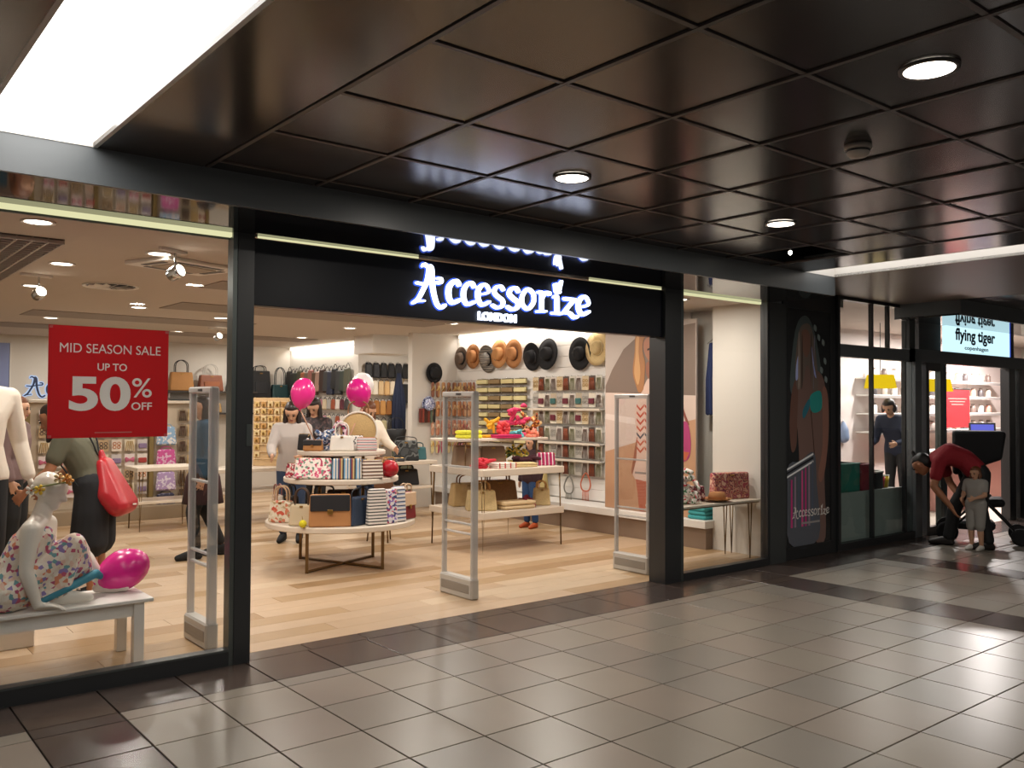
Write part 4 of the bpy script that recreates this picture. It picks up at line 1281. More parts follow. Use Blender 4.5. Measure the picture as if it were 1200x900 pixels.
pg('printed_hair', [(2.076, 2.469), (2.094, 2.261), (2.124, 2.011), (2.063, 1.829), (2.02, 1.76), (1.95, 1.80), (1.93, 1.98), (1.925, 2.12), (1.965, 2.26), (1.955, 2.38), (1.88, 2.46), (1.72, 2.47), (1.64, 2.40), (1.62, 2.20), (1.60, 2.0), (1.54, 1.90), (1.50, 2.1), (1.534, 2.3), (1.586, 2.45), (1.728, 2.55), (1.946, 2.55)], 'a8754a', 7)
pg('printed_hair_light', [(2.07, 2.42), (2.08, 2.2), (2.10, 2.0), (2.04, 1.85), (2.0, 2.0), (2.03, 2.25), (2.02, 2.45)], 'c99a66', 8)
for e in ([(1.89, 2.285), (1.85, 2.297), (1.846, 2.272), (1.887, 2.263)], [(1.792, 2.302), (1.749, 2.303), (1.749, 2.281), (1.789, 2.278)]):
    pg('printed_eye', e, '3a2620', 8, False)
pg('printed_mouth', [(1.828, 2.154), (1.756, 2.165), (1.77, 2.138), (1.814, 2.132)], '8a3f3a', 8, False)
pg('printed_strap', [(1.43, 1.729), (1.406, 1.734), (1.245, 1.388), (1.278, 1.375)], '8b4a3c', 8, False)
pg('printed_bag', [(1.396, 1.359), (1.278, 1.414), (1.225, 1.233), (1.232, 1.051), (1.295, 0.969), (1.396, 0.99)], 'b03a72', 9)
pg('printed_bag_trim', [(1.396, 1.08), (1.24, 1.07), (1.295, 0.975), (1.396, 0.99)], 'c0623f', 10, False)

# dark lettering on the back wall of the shop
bs = thing('wall_lettering', 'dark hand-lettered shop name with pale blue lit halo on the back wall behind the counter', 'sign', (3.81, 11.198, 1.60))
M_bl = mat('navy_letter', '1d2f55', rough=0.4)
M_bh = emit_mat('pale_blue_halo_glow', 'b9cdf0', 1.0)  # glowing plates shaped as the lit halo round each letter
for k, st in LETTERS.items():
    gr = [([(p[0]*1.12, p[1]*1.12) for p in a], [q*1.1+0.03 for q in b] if isinstance(b, list) else b*1.1+0.03, c) for a, b, c in st]
    ll = stroke_letter(gr, (0, 0, 0), (1, 0, 0), (0, 0, 1), (0, -0.012, 0), 3).obj('wall_letter_halo', M_bh, bs)
    sm_ = [([(p[0]*1.12, p[1]*1.12) for p in a], [q*1.1 for q in b] if isinstance(b, list) else b*1.1, c) for a, b, c in st]
    stroke_letter(sm_, (0, -0.012, 0), (1, 0, 0), (0, 0, 1), (0, -0.012, 0), 3).obj('letter', M_bl, bs)
t = thing('wall_poster', 'lilac blue panel on the back wall at the far left', 'poster', (2.33, 11.19, 1.2))
MB().box((0, 0, 0.69), (0.86, 0.02, 1.38), bevel=0.004).obj('sheet', mat('lilac_blue_print', '8a97c6', rough=0.4), t)
MB().box((0.425, -0.004, 0.69), (0.02, 0.03, 1.40)).obj('frame_edge', M_white, t)

# neighbour sign, mirrored in the soffit above it
ns = thing('neighbour_sign', 'pale cyan lit sign with dark blue hand-lettered name over the neighbour entrance', 'sign', (12.5, -0.004, 2.32))
MB().box((0, 0.0, 0.17), (1.94, 0.06, 0.34), bevel=0.004).obj('light_box', emit_mat('cyan_lit_face', 'cdf5ff', 1.15), ns)
MB().box((0.985, 0.0, 0.17), (0.03, 0.062, 0.34)).obj('blue_end', emit_mat('blue_lit_edge', '2a49c8', 0.9), ns)
M_nl = mat('dark_blue_lettering', '0f1c3d', rough=0.6)
text_fit('flying tiger', -0.73, 0.48, 0.115, 0.325, -0.031, M_nl, ns, off=0.03)
text_fit('copenhagen', -0.46, 0.26, 0.03, 0.10, -0.031, M_nl, ns, off=0.015)

# ================================================================== SECURITY GATES
def gate(loc, label, L=0.46):
    t = thing('security_gate', label, 'security gate', loc)
    gm = frosted_mat('grey_gate_plastic', 'c9c7c4', 0.38)
    MB().box((0, 0, 0.085), (0.085, L, 0.17), bevel=0.012).obj('base_box', mat('gate_base', 'b9b5ae', rough=0.4), t)
    MB().box((0, 0, 0.085), (0.092, L-0.06, 0.075), bevel=0.004).obj('base_band', mat('gate_base_band', '8d867d', rough=0.5), t)
    MB().box((0, -L/2+0.018, 0.93), (0.065, 0.036, 1.56), bevel=0.010).obj('front_post', gm, t)
    MB().box((0, L/2-0.014, 0.93), (0.05, 0.026, 1.56), bevel=0.008).obj('rear_post', gm, t)
    MB().box((0, 0, 1.69), (0.06, L, 0.045), bevel=0.010).obj('top_bar', gm, t)
    for zz in (0.53, 0.61, 1.08):
        MB().box((0, 0, zz), (0.03, L-0.06, 0.016), bevel=0.003).obj('cross_bar', gm, t)
    MB().box((0, 0.0, 1.13), (0.006, L-0.06, 1.08)).obj('clear_panel', glass_mat('clear_gate_panel', (0.9, 0.91, 0.92)), t)
    MB().box((-0.032, -0.02, 1.69), (0.006, 0.07, 0.014)).obj('sensor_light', M_frame, t)
    return t
gate((2.135, 0.59, 0), 'clear security gate standing behind the left window by the doorpost', 0.42)
gate((4.36, 0.735, 0), 'security gate standing alone in the middle of the entrance')
gate((6.31, 0.58, 0), 'security gate beside the right doorpost of the entrance')

# ================================================================== BALLOONS
def balloon(label, loc, col, r=0.125, h=0.30, tilt=None, stick=None, gloss=0.25):
    t = thing('balloon', label, 'balloon', loc)
    prof = []
    for i in range(13):
        a = PI*i/12
        rr = math.sin(a)*r
        zz = -math.cos(a)*h*0.5
        if zz < 0:
            rr *= 1.0-0.14*(-zz/(h*0.5))
        prof.append((max(rr, 0), zz))
    prof[0] = (0, prof[0][1]); prof[-1] = (0, prof[-1][1])
    R = tilt or Matrix.Identity(3)
    MB().lathe(prof, 24, M=R).obj('skin', mat('balloon_'+col, col, rough=gloss, spec=0.6), t)
    mb = MB().lathe([(0.012, -h*0.5-0.014), (0.006, -h*0.5+0.004), (0, -h*0.5+0.006)], 10, M=R)
    mb.obj('knot', mat('balloon_'+col, col), t)
    if stick:
        q = R @ V((0, 0, -h*0.5))
        MB().tube([tuple(q), stick], 0.006, 6).obj('stick', mat('balloon_stick', 'cf9f86', rough=0.4), t)
    return t
balloon('pink balloon on a stick at the left of the round table', (3.735, 2.41, 1.70), 'e8328f', 0.115, 0.30, Matrix.Rotation(0.18, 3, 'Y'), (0.20, 0.10, -0.50))
balloon('pink balloon on a stick at the middle of the round table', (4.44, 2.60, 1.715), 'd81e88', 0.125, 0.30, Matrix.Rotation(-0.25, 3, 'Y'), (-0.24, -0.14, -0.566))
balloon('white balloon shape added for the glare on top of the middle pink balloon', (4.63, 2.86, 1.80), 'f8f4f4', 0.12, 0.27, Matrix.Rotation(-0.1, 3, 'Y'), (-0.12, -0.12, -0.65))  # added form standing in for the white glare on the pink balloon
balloon('pink balloon lying on the right end of the white window bench', (1.655, 0.66, 0.531), 'e3228f', 0.128, 0.34, Matrix.Rotation(1.2, 3, 'Y') @ Matrix.Identity(3))

# ================================================================== BAGS
COLS = {}
def bag_mat(c):
    if isinstance(c, bpy.types.Material):
        return c
    return mat('leather_'+c, c, rough=0.5, noise=0.08, nscale=12)
M_gold = mat('brass_metal', 'b08a4c', rough=0.3, metal=0.9)
def handbag(label, loc, rz, w, h, d, body, trim='2a2322', flap=None, handle='arc', hh=0.12, taper=0.86, group=None, name='handbag', clasp=True, pocket=None, cat='bag'):
    t = thing(name, label, cat, loc, rz, group)
    MB().box((0, 0, h/2), (w, d, h), bevel=min(0.018, d*0.3), taper=(taper, 0.7), seg=2).obj('body', bag_mat(body), t)
    if flap:
        MB().box((0, -d*0.42, h*0.74), (w*0.93, d*0.20, h*0.50), Matrix.Rotation(-0.06, 3, 'X'), bevel=0.008).obj('flap', bag_mat(flap), t)
        MB().box((0, -d*0.56, h*0.47), (w*0.13, 0.012, h*0.15), bevel=0.003).obj('clasp', M_gold, t)
    elif clasp:
        MB().box((0, -d*0.40, h*0.90), (w*0.12, 0.014, 0.018), bevel=0.003).obj('clasp', M_gold, t)
    if pocket:
        MB().box((0, -d*0.47, h*0.36), (w*0.62, d*0.14, h*0.46), bevel=0.008).obj('pocket', bag_mat(pocket), t)
    if handle == 'arc':
        for s in (1, -1):
            MB().tube(spline([(-w*0.26, s*d*0.22, h*0.93), (-w*0.24, s*d*0.24, h+hh*0.7), (0, s*d*0.24, h+hh), (w*0.24, s*d*0.24, h+hh*0.7), (w*0.26, s*d*0.22, h*0.93)], 4), 0.008, 6).obj('handle', bag_mat(trim), t)
    elif handle == 'strap':
        MB().tube(spline([(-w*0.42, 0, h*0.90), (-w*0.35, 0, h+hh*0.7), (0, 0.0, h+hh), (w*0.35, 0, h+hh*0.7), (w*0.42, 0, h*0.90)], 4), 0.007, 6).obj('strap', bag_mat(trim), t)
    elif handle == 'fallen':
        MB().tube(spline([(-w*0.42, -d*0.3, h*0.9), (-w*0.5, -d*0.75, h*0.45), (-w*0.2, -d*0.8, 0.012), (w*0.2, -d*0.8, 0.012), (w*0.5, -d*0.7, h*0.4), (w*0.42, -d*0.3, h*0.9)], 4), 0.006, 6).obj('strap', bag_mat(trim), t)
    return t
def pouch(label, loc, rz, w, h, d, body, group=None, name='pouch', lean=0.0):
    t = thing(name, label, 'pouch', loc, rz, group)
    R = Matrix.Rotation(lean, 3, 'X')
    MB().box(R @ V((0, 0, h/2)), (w, d, h), R, bevel=min(0.016, d*0.33), taper=(0.96, 0.45), seg=2).obj('body', bag_mat(body), t)
    MB().box(R @ V((0, 0, h*0.985)), (w*0.90, 0.010, 0.010), R, bevel=0.002).obj('zip', M_gold, t)
    MB().tube([tuple(R @ V((w*0.42, 0, h*0.99))), tuple(R @ V((w*0.47, -d*0.5, h*0.86)))], 0.004, 5).obj('zip_pull', M_gold, t)
    return t
S_bw = ramp_mat('black_white_striped_canvas', ['1b1d26', 'e8e2da', 'e8e2da'], 'stripe', 34, axis=2)
S_bwv = ramp_mat('navy_white_vertical_stripe', ['20283c', 'e8e2da', 'c9b9a8', 'e8e2da'], 'stripe', 30, axis=0)
F_pink = ramp_mat('pink_floral_print', ['efe4dc', 'd9557c', 'efe4dc', 'f0c9c9', '6a8f7a', 'e9dcd2', 'b8345a', 'efe6de'], 'voronoi', 55)
F_cream = ramp_mat('cream_floral_canvas', ['ddd0b8', 'e3d7c2', 'c8553f', 'd9cbb2', 'e6dcc8', 'b8a07a', 'ddd0b8', 'cf7a5a'], 'voronoi', 38)
F_purple = ramp_mat('lilac_floral_stripe', ['e9e4e4', '8a6fc0', 'e9e4e4', 'c2506e', 'd9d4dc', '3a4a80'], 'voronoi', 50)
F_aztec = ramp_mat('blue_aztec_weave', ['5d88b0', 'd8cfc0', '2c4a70', '8c3a3a', 'c9b27a', '30323a', '6fa0c4', 'e4ddd0'], 'stripe', 9, axis=0)
Z_pink = ramp_mat('pink_zigzag_weave', ['b04a55', 'd9a58f', '7a2c46', 'c9856a', '9c3f58', 'e0b8a0'], 'noise', 16)
F_blue = ramp_mat('blue_scarf_print', ['2f4a78', 'd9dbe2', '4f6d9a', 'e6e2de', '1f2a44', 'a9b8d0'], 'voronoi', 60)
M_straw = mat('woven_straw', 'c9a873', rough=0.8, noise=0.2, nscale=60, bump=0.5, bscale=150)
M_straw2 = mat('pale_straw', 'd6bd8a', rough=0.8, noise=0.18, nscale=60, bump=0.5, bscale=150)

# ---- round three-tier table
TC = V((4.27, 2.63, 0))
TH = math.radians(-28.3)
_tu = V((math.cos(TH), math.sin(TH), 0))
_tn = V((math.sin(TH), -math.cos(TH), 0))
rt = thing('round_display_table', 'round three-tier white display table with brass legs in the middle of the shop', 'table', TC, TH)
M_shelf = mat('white_shelf_laminate', 'ddd0bf', rough=0.45)
for r, z0, z1, n in ((0.735, 0.405, 0.46, 'lower_shelf'), (0.565, 0.835, 0.885, 'middle_shelf'), (0.435, 1.10, 1.145, 'top_shelf')):
    MB().lathe([(r-0.01, z0), (r, z0+0.008), (r, z1-0.008), (r-0.01, z1)], 48, smooth=False).obj(n, M_shelf, rt)
M_brass = mat('aged_brass', '7a603c', rough=0.4, metal=0.7)
lp = []
for (x, y) in ((3.79, 2.40), (4.09, 3.16), (4.465, 2.15), (4.735, 2.80)):
    d = V((x, y, 0)) - TC
    q = V((d.dot(_tu), -d.dot(_tn), 0))
    lp.append(q)
    MB().box((q.x, q.y, 0.2), (0.03, 0.03, 0.40)).obj('leg', M_brass, rt)
for a, b in ((0, 3), (1, 2)):
    MB().tube([(lp[a].x, lp[a].y, 0.014), (lp[b].x, lp[b].y, 0.014)], 0.013, 4).obj('floor_brace', M_brass, rt)
for k in range(4):
    a = PI/4+PI/2*k
    MB().tube([(0.30*math.cos(a), 0.30*math.sin(a), 0.46), (0.30*math.cos(a), 0.30*math.sin(a), 1.10)], 0.012, 8).obj('post', M_brass, rt)
def on_table(u, v, z):
    return TC + _tu*u + _tn*v + V((0, 0, z))
# lower shelf
handbag('cream floral tote with red flowers at the left end of the lower round shelf', on_table(-0.56, 0.24, .461), TH-0.5, 0.26, 0.21, 0.10, F_cream, 'c0a080', handle='arc', hh=0.14, name='tote_bag')
handbag('plain cream canvas tote beside the black and tan satchel', on_table(-0.36, 0.50, .461), TH-0.2, 0.24, 0.20, 0.09, mat('cream_canvas', 'cdbd9f', rough=0.9), '4a3426', handle='arc', hh=0.15, name='tote_bag')
t = thing('pompom_charm', 'fluffy yellow pompom lying in front of the tan satchel', 'charm', on_table(-0.345, 0.655, .461), TH)
MB().hull([(V((0, 0, 0.036)), 0.036)], seg=8).obj('fluff', mat('yellow_fluff', 'e4d62e', rough=0.9, bump=1.0, bscale=120), t)
MB().tube([(0, 0.02, 0.06), (-0.01, 0.05, 0.10)], 0.003, 5).obj('cord', M_gold, t)
handbag('satchel with black flap over tan leather at the front of the lower round shelf', on_table(-0.10, 0.60, .461), TH, 0.39, 0.30, 0.12, 'b98352', '1d1d20', flap='202024', handle=None, taper=0.95)
handbag('black bag with tall looped handles behind the black and tan satchel', on_table(-0.16, 0.42, .461), TH, 0.34, 0.29, 0.12, '17171a', '17171a', handle='arc', hh=0.08)
handbag('dark denim blue bag squeezed beside the tan satchel', on_table(0.17, 0.52, .461), TH+0.9, 0.30, 0.27, 0.09, '2c3b52', '20242c', handle='strap', hh=0.08)
handbag('black shoulder bag between the denim bag and the striped tote', on_table(0.24, 0.42, .461), TH+0.4, 0.22, 0.26, 0.10, '1a1a1e', '1a1a1e', handle='strap', hh=0.10)
handbag('tall black and white striped tote on the lower round shelf', on_table(0.33, 0.54, .461), TH+0.35, 0.20, 0.34, 0.09, S_bw, '1b1d26', handle=None, name='tote_bag', clasp=False)
pouch('lilac flowered striped pouch standing beside the striped tote', on_table(0.44, 0.46, .461), TH+0.5, 0.19, 0.33, 0.08, F_purple)
handbag('second striped tote, with pale blue edge, right of the flowered pouch', on_table(0.54, 0.36, .461), TH+0.6, 0.17, 0.34, 0.08, ramp_mat('blue_white_stripe', ['2a3658', 'ece8e4', 'ece8e4', 'a9b8d6'], 'stripe', 26, axis=2), '3a4668', handle=None, name='tote_bag', clasp=False)
handbag('beige and dark red satchel at the right end of the lower round shelf', on_table(0.63, 0.16, .461), TH+0.9, 0.24, 0.27, 0.11, '7c1f27', 'cdb091', flap='d2b596', handle='arc', hh=0.08)
handbag('black and cream bag at the left rim, behind the flowered tote', on_table(-0.50, 0.02, .461), TH-0.9, 0.24, 0.24, 0.10, '2a2826', '2a2826', handle='arc', hh=0.10)
handbag('rose and cream striped tote hanging over the left rim of the lower shelf', on_table(-0.62, -0.06, .461), TH-1.2, 0.22, 0.24, 0.09, ramp_mat('rose_cream_stripe', ['c9a79a', 'e4d8c8', '8c5a52', 'e4d8c8'], 'stripe', 20, axis=0), '8c5a52', handle='arc', hh=0.10, name='tote_bag')
handbag('brown shopper standing at the back centre of the lower shelf', on_table(0.02, 0.14, .461), TH, 0.36, 0.30, 0.12, '4d3423', '33221a', handle=None)
# middle shelf
pouch('white flowered clutch leaning in a stack at the left of the middle shelf', on_table(-0.27, 0.42, .886), TH-0.25, 0.36, 0.205, 0.08, F_pink, lean=-0.22)
pouch('navy blue clutch behind the white flowered clutch', on_table(-0.15, 0.20, .886), TH-0.15, 0.34, 0.20, 0.08, '27344f', lean=-0.15)
pouch('black and white striped clutch at the back of the left clutch stack', on_table(-0.21, 0.06, .886), TH-0.2, 0.36, 0.20, 0.07, S_bwv, lean=-0.10)
pouch('red patterned purse at the left edge of the middle shelf', on_table(-0.46, 0.22, .886), TH-0.7, 0.16, 0.14, 0.07, ramp_mat('red_patterned_print', ['b3303f', 'e6d8d0', 'c24a55', '7a2030', 'eadfd8'], 'voronoi', 60))
pouch('blue patterned weave clutch in the centre of the middle shelf', on_table(0.05, 0.46, .886), TH, 0.28, 0.20, 0.08, F_aztec)
pouch('brown striped pouch right of the blue weave clutch', on_table(0.29, 0.42, .886), TH+0.3, 0.21, 0.18, 0.08, ramp_mat('brown_white_stripe', ['5a4438', 'e4d8cc', 'e4d8cc', '8a6a58'], 'stripe', 30, axis=2))
t = thing('round_purse', 'glossy red round purse at the right edge of the middle shelf', 'bag', on_table(0.46, 0.24, .886), TH+0.5)
MB().hull([(V((0, 0.02, 0.085)), 0.085), (V((0, -0.02, 0.085)), 0.085)], seg=9).obj('body', mat('glossy_red', 'b01a28', rough=0.25), t)
MB().tube(spline([(-0.06, 0, 0.14), (-0.05, 0, 0.19), (0.05, 0, 0.19), (0.06, 0, 0.14)], 4), 0.006, 6).obj('handle', M_gold, t)
MB().lathe([(0.03, -0.106), (0.036, -0.110), (0.03, -0.112)], 14, M=Matrix.Rotation(-PI/2, 3, 'X') @ Matrix.Scale(-1, 3, V((0, 0, 1))), c=(0, 0, 0.085), ring=True).obj('ring', M_gold, t)
pouch('small beige purse behind the red round purse', on_table(0.38, 0.12, .886), TH+0.4, 0.14, 0.19, 0.07, 'c9a384')
pouch('black evening purse in front of the navy clutch on the middle shelf', on_table(-0.06, 0.40, .886), TH-0.1, 0.20, 0.16, 0.06, '191a1d', lean=-0.2)
pouch('grey blue purse between the weave clutch and the striped pouch', on_table(0.17, 0.36, .886), TH+0.2, 0.16, 0.19, 0.06, '51617a')
# top shelf
handbag('small tan and black bag at the left of the top shelf', on_table(-0.27, 0.26, 1.146), TH-0.3, 0.20, 0.11, 0.08, 'b07a45', '1d1d20', flap='1e1d20', handle=None)
pouch('black purse at the left edge of the top shelf', on_table(-0.36, 0.10, 1.146), TH-0.6, 0.14, 0.16, 0.07, '1c1b1d')
def heap(name, label, cat, loc, m, s=1.0, seed=1, n=7, group=None, flat=0.5):
    rnd = random.Random(seed)
    t = thing(name, label, cat, loc, rnd.uniform(-1, 1), group)
    mb = MB()
    for k in range(n):
        a = V((rnd.uniform(-.11, .11)*s, rnd.uniform(-.08, .08)*s, rnd.uniform(.025, .12*flat*2)*s))
        b = a + V((rnd.uniform(-.10, .10)*s, rnd.uniform(-.06, .06)*s, rnd.uniform(-.02, .05)*s))
        for q in (a, b):
            q.z = max(q.z, 0.024*s)
        if k:
            a = lerp(a, last, 0.55)
        last = b
        mb.hull([(a, rnd.uniform(.016, .03)*s*0.8), (b, rnd.uniform(.016, .03)*s*0.8), ((a+b)/2+V((0, 0, .012*s)), .018*s)], seg=5)
    mb.hull([(V((-0.07, -0.04, 0.022))*s, 0.022*s), (V((0.07, -0.04, 0.022))*s, 0.022*s), (V((0.07, 0.04, 0.022))*s, 0.022*s), (V((-0.07, 0.04, 0.022))*s, 0.022*s)], seg=5)
    mb.obj('cloth', m, t)
    mb = MB()
    for k in range(5):
        x = (-0.08+k*0.04)*s
        mb.tube([(x, -0.075*s, 0.02*s), (x+rnd.uniform(-.01, .01)*s, -0.115*s, 0.008*s)], 0.0035*s, 4)
    mb.obj('fringe', m, t)
    return t
heap('scarf', 'bunched blue and white scarf on the top round shelf', 'scarf', on_table(-0.15, 0.20, 1.146), F_blue, 1.0, 4, 10, flat=1.0)
handbag('white handbag in the centre of the top round shelf', on_table(0.0, 0.30, 1.146), TH, 0.24, 0.15, 0.10, 'e6dfd6', 'e9e3da', handle='arc', hh=0.13)
pouch('red and white striped purse on the right of the top shelf', on_table(0.24, 0.26, 1.146), TH+0.2, 0.20, 0.13, 0.08, ramp_mat('red_white_stripe', ['a83244', 'efe6e0', '2c2f4a', 'efe6e0'], 'stripe', 32, axis=2))
pouch('white and black dotted purse beside the red striped purse', on_table(0.14, 0.20, 1.146), TH+0.1, 0.15, 0.15, 0.07, ramp_mat('dotted_print', ['efe9e2', 'efe9e2', '22222a', 'efe9e2'], 'voronoi', 80))
t = thing('straw_bag', 'large round straw bag with a white rim at the back of the top shelf', 'bag', on_table(0.16, -0.02, 1.146), TH)
R = Matrix.Rotation(PI/2, 3, 'X')
MB().lathe([(0, -0.05), (0.17, -0.05), (0.185, -0.03), (0.185, 0.03), (0.17, 0.05), (0, 0.05)], 30, (0, 0, 0.186), M=R).obj('body', M_straw, t)
MB().tube([(0.187*math.cos(2*PI*k/30), -0.052, 0.19+0.187*math.sin(2*PI*k/30)) for k in range(30)], 0.011, 6, True).obj('rim', mat('white_rope', 'ece4d6', rough=0.7), t)
for s in (1, -1):
    MB().tube(spline([(-0.10, s*0.04, 0.34), (-0.09, s*0.04, 0.45), (0.0, s*0.04, 0.49), (0.09, s*0.04, 0.45), (0.10, s*0.04, 0.34)], 4), 0.008, 6).obj('handle', bag_mat('8a5a34'), t)
t = thing('printed_fan', 'pink and black dotted scarf loop hanging from the top shelf bags', 'scarf', on_table(-0.02, 0.05, 1.146), TH)
MB().tube(spline([(-0.09, 0, 0.02), (-0.07, 0, 0.16), (-0.01, 0.0, 0.27), (0.05, 0, 0.20), (0.02, 0, 0.03)], 5), 0.024, 7).obj('cloth', ramp_mat('pink_dotted_print', ['d9aebc', 'c24a72', '2c2228', 'e9d3da'], 'voronoi', 45), t)
MB().box((0, 0, 0.02), (0.14, 0.05, 0.035), bevel=0.01).obj('knot', mat('pink_knot', 'c24a72'), t)

# ---- rectangular table with two shelves and an upper rack
RX0, RX1, RY0, RY1 = 5.72, 6.90, 2.20, 3.22
rc = thing('shelf_table', 'rectangular white two-shelf table on thin brass hairpin legs with a raised rack', 'table', ((RX0+RX1)/2, (RY0+RY1)/2, 0))
cx, cy = (RX0+RX1)/2, (RY0+RY1)/2
MB().box((0, 0, 0.405), (RX1-RX0, RY1-RY0, 0.075), bevel=0.005).obj('lower_shelf', M_shelf, rc)
MB().box((0, 0, 0.865), (RX1-RX0, RY1-RY0, 0.075), bevel=0.005).obj('upper_shelf', M_shelf, rc)
MB().box((0, 0.12, 1.205), (RX1-RX0+0.16, 0.52, 0.03), bevel=0.004).obj('raised_rack', M_shelf, rc)
for sx in (-1, 1):
    for sy in (-1, 1):
        x, y = sx*(RX1-RX0-0.05)/2, sy*(RY1-RY0-0.05)/2
        MB().tube([(x-0.03*sx, y, 0.83), (x, y, 0.008), (x-0.0*sx, y-0.03*sy, 0.83)], 0.008, 6).obj('hairpin_leg', M_brass, rc)
    for sy in (-0.10, 0.34):
        MB().tube([(sx*0.52, sy, 0.90), (sx*0.52, sy, 1.19)], 0.009, 6).obj('rack_post', M_brass, rc)
def on_rc(x, y, z):
    return (cx+x, cy+y, z)
# lower shelf goods
handbag('big pale straw basket bag at the left of the lower shelf', on_rc(-0.42, -0.26, .443), -0.5, 0.34, 0.22, 0.20, M_straw2, 'a9783f', handle='arc', hh=0.10, name='basket_bag')
handbag('tan straw basket bag behind the pale one', on_rc(-0.28, 0.20, .443), -0.3, 0.40, 0.26, 0.22, M_straw, '8a5a34', handle='arc', hh=0.10, name='basket_bag')
handbag('wide brown woven basket in the middle of the lower shelf', on_rc(0.10, 0.10, .443), -0.4, 0.44, 0.28, 0.24, mat('brown_weave', '96704a', rough=0.85, noise=0.25, nscale=50, bump=0.5, bscale=120), '6b4426', handle='arc', hh=0.09, name='basket_bag')
handbag('small straw bag with white pompoms at the right of the lower shelf', on_rc(0.44, -0.28, .443), -0.5, 0.20, 0.20, 0.14, M_straw2, 'c99a5a', handle='arc', hh=0.08, name='basket_bag')
def folded(name, label, loc, rz, w, d, h, m, n=3, group=None, cat='scarf'):
    t = thing(name, label, cat, loc, rz, group)
    for k in range(n):
        z = h/n*(k+0.5)
        MB().box((0, random.uniform(-.004, .004), z), (w*random.uniform(.94, 1), d*random.uniform(.94, 1), h/n*0.98), bevel=h/n*0.42, seg=2).obj('fold', m, t)
    return t
folded('folded_mat', 'cream folded beach mat on the front of the lower shelf', on_rc(-0.02, -0.36, .443), -0.05, 0.46, 0.22, 0.09, mat('cream_mat', 'd9bf96', rough=0.85), 2, cat='mat')
heap('scarf', 'dark red scarf drooping at the right front of the lower shelf', 'scarf', on_rc(0.20, -0.34, .443), mat('dark_red_scarf', '7d1c30', rough=0.8), 0.9, 21, 8)
# upper shelf goods
heap('scarf', 'coral red scarf at the left end of the upper shelf', 'scarf', on_rc(-0.47, -0.28, .903), mat('coral_red_scarf', 'd0303f', rough=0.8), 1.0, 11, 9)
folded('folded_scarf', 'white and red folded scarf on the upper shelf beside the coral one', on_rc(-0.20, -0.36, .903), -0.1, 0.26, 0.20, 0.06, ramp_mat('white_red_folds', ['ede5da', 'ede5da', 'c94f4a', 'e9dfd2'], 'stripe', 14, axis=0), 3)
folded('straw_mat', 'rolled straw coloured mat in the middle of the upper shelf', on_rc(0.10, -0.34, .903), -0.15, 0.30, 0.20, 0.05, M_straw2, 2, cat='mat')
heap('scarf', 'dark maroon knitted scarf near the right of the upper shelf', 'scarf', on_rc(0.28, -0.20, .903), mat('maroon_knit', '3f1620', rough=0.9), 0.95, 31, 8)
pouch('magenta and white striped pouch at the right end of the upper shelf', on_rc(0.47, -0.32, .903), -0.4, 0.22, 0.15, 0.09, ramp_mat('magenta_stripe', ['b81e5c', 'b81e5c', 'efdfe4', '8a1748'], 'stripe', 22, axis=0))
handbag('taupe woven bag at the back left of the upper shelf', on_rc(-0.38, 0.08, .903), -0.3, 0.32, 0.24, 0.16, '8d7358', '5d4632', handle='arc', hh=0.04)
handbag('brown woven bag at the back middle of the upper shelf', on_rc(0.0, 0.10, .903), -0.3, 0.34, 0.22, 0.16, '7b5f47', '4d3827', handle=None)
heap('scarf', 'yellow and green printed scarf at the back right of the upper shelf', 'scarf', on_rc(0.36, 0.10, .903), ramp_mat('yellow_green_print', ['dcb92e', '7d9c4c', 'e9d78a', '3c4a2c', 'e0c24a'], 'voronoi', 40), 1.0, 41, 10, flat=0.9)
# raised rack goods
folded('folded_scarf', 'bright yellow folded scarf on the raised rack', on_rc(-0.36, 0.06, 1.221), 0.1, 0.26, 0.20, 0.09, mat('bright_yellow_cloth', 'e8e23a', rough=0.8), 2)
heap('headband', 'orange-yellow flower garland on the raised rack', 'headband', on_rc(-0.08, 0.06, 1.221), mat('orange_yellow_petals', 'e0a21e', rough=0.8), 0.8, 51, 9, flat=1.1)
t = thing('fabric_flower', 'large coral red fabric flower standing on the raised rack', 'flower', on_rc(0.10, 0.02, 1.221), 0)
for k in range(9):
    a = 2*PI*k/9
    MB().hull([(V((0.02*math.cos(a), 0, 0.10+0.02*math.sin(a))), 0.018), (V((0.068*math.cos(a), -0.012, 0.10+0.068*math.sin(a))), 0.034)], seg=5).obj('petal', mat('coral_petal', 'e24a4c', rough=0.7), t)
MB().hull([(V((0, -0.03, 0.10)), 0.024)], seg=5).obj('flower_centre', mat('coral_centre', 'b8323a'), t)
folded('folded_scarf', 'magenta folded scarf under the coral flower', on_rc(0.06, -0.10, 1.221), -0.1, 0.34, 0.16, 0.04, mat('magenta_cloth', 'c01e5c', rough=0.8), 2)
heap('scarf', 'turquoise and navy scarf in the middle of the raised rack', 'scarf', on_rc(0.28, -0.04, 1.221), mat('turquoise_cloth', '5fb6bd', rough=0.8), 0.75, 61, 7)
heap('scarf', 'hot pink scarf heaped high on the raised rack', 'scarf', on_rc(0.42, 0.16, 1.221), mat('hot_pink_cloth', 'd63a66', rough=0.8), 1.25, 71, 12, flat=1.25)
heap('scarf', 'salmon coloured scarf at the front right of the raised rack', 'scarf', on_rc(0.48, -0.06, 1.221), mat('salmon_cloth', 'e2836a', rough=0.8), 0.8, 81, 7)
heap('scarf', 'orange and brown printed scarf at the right end of the raised rack', 'scarf', on_rc(0.60, 0.14, 1.221), ramp_mat('orange_brown_print', ['d98f3c', '6a3c22', 'e6c28a', 'b85a2e'], 'voronoi', 40), 1.0, 91, 10, flat=1.1)
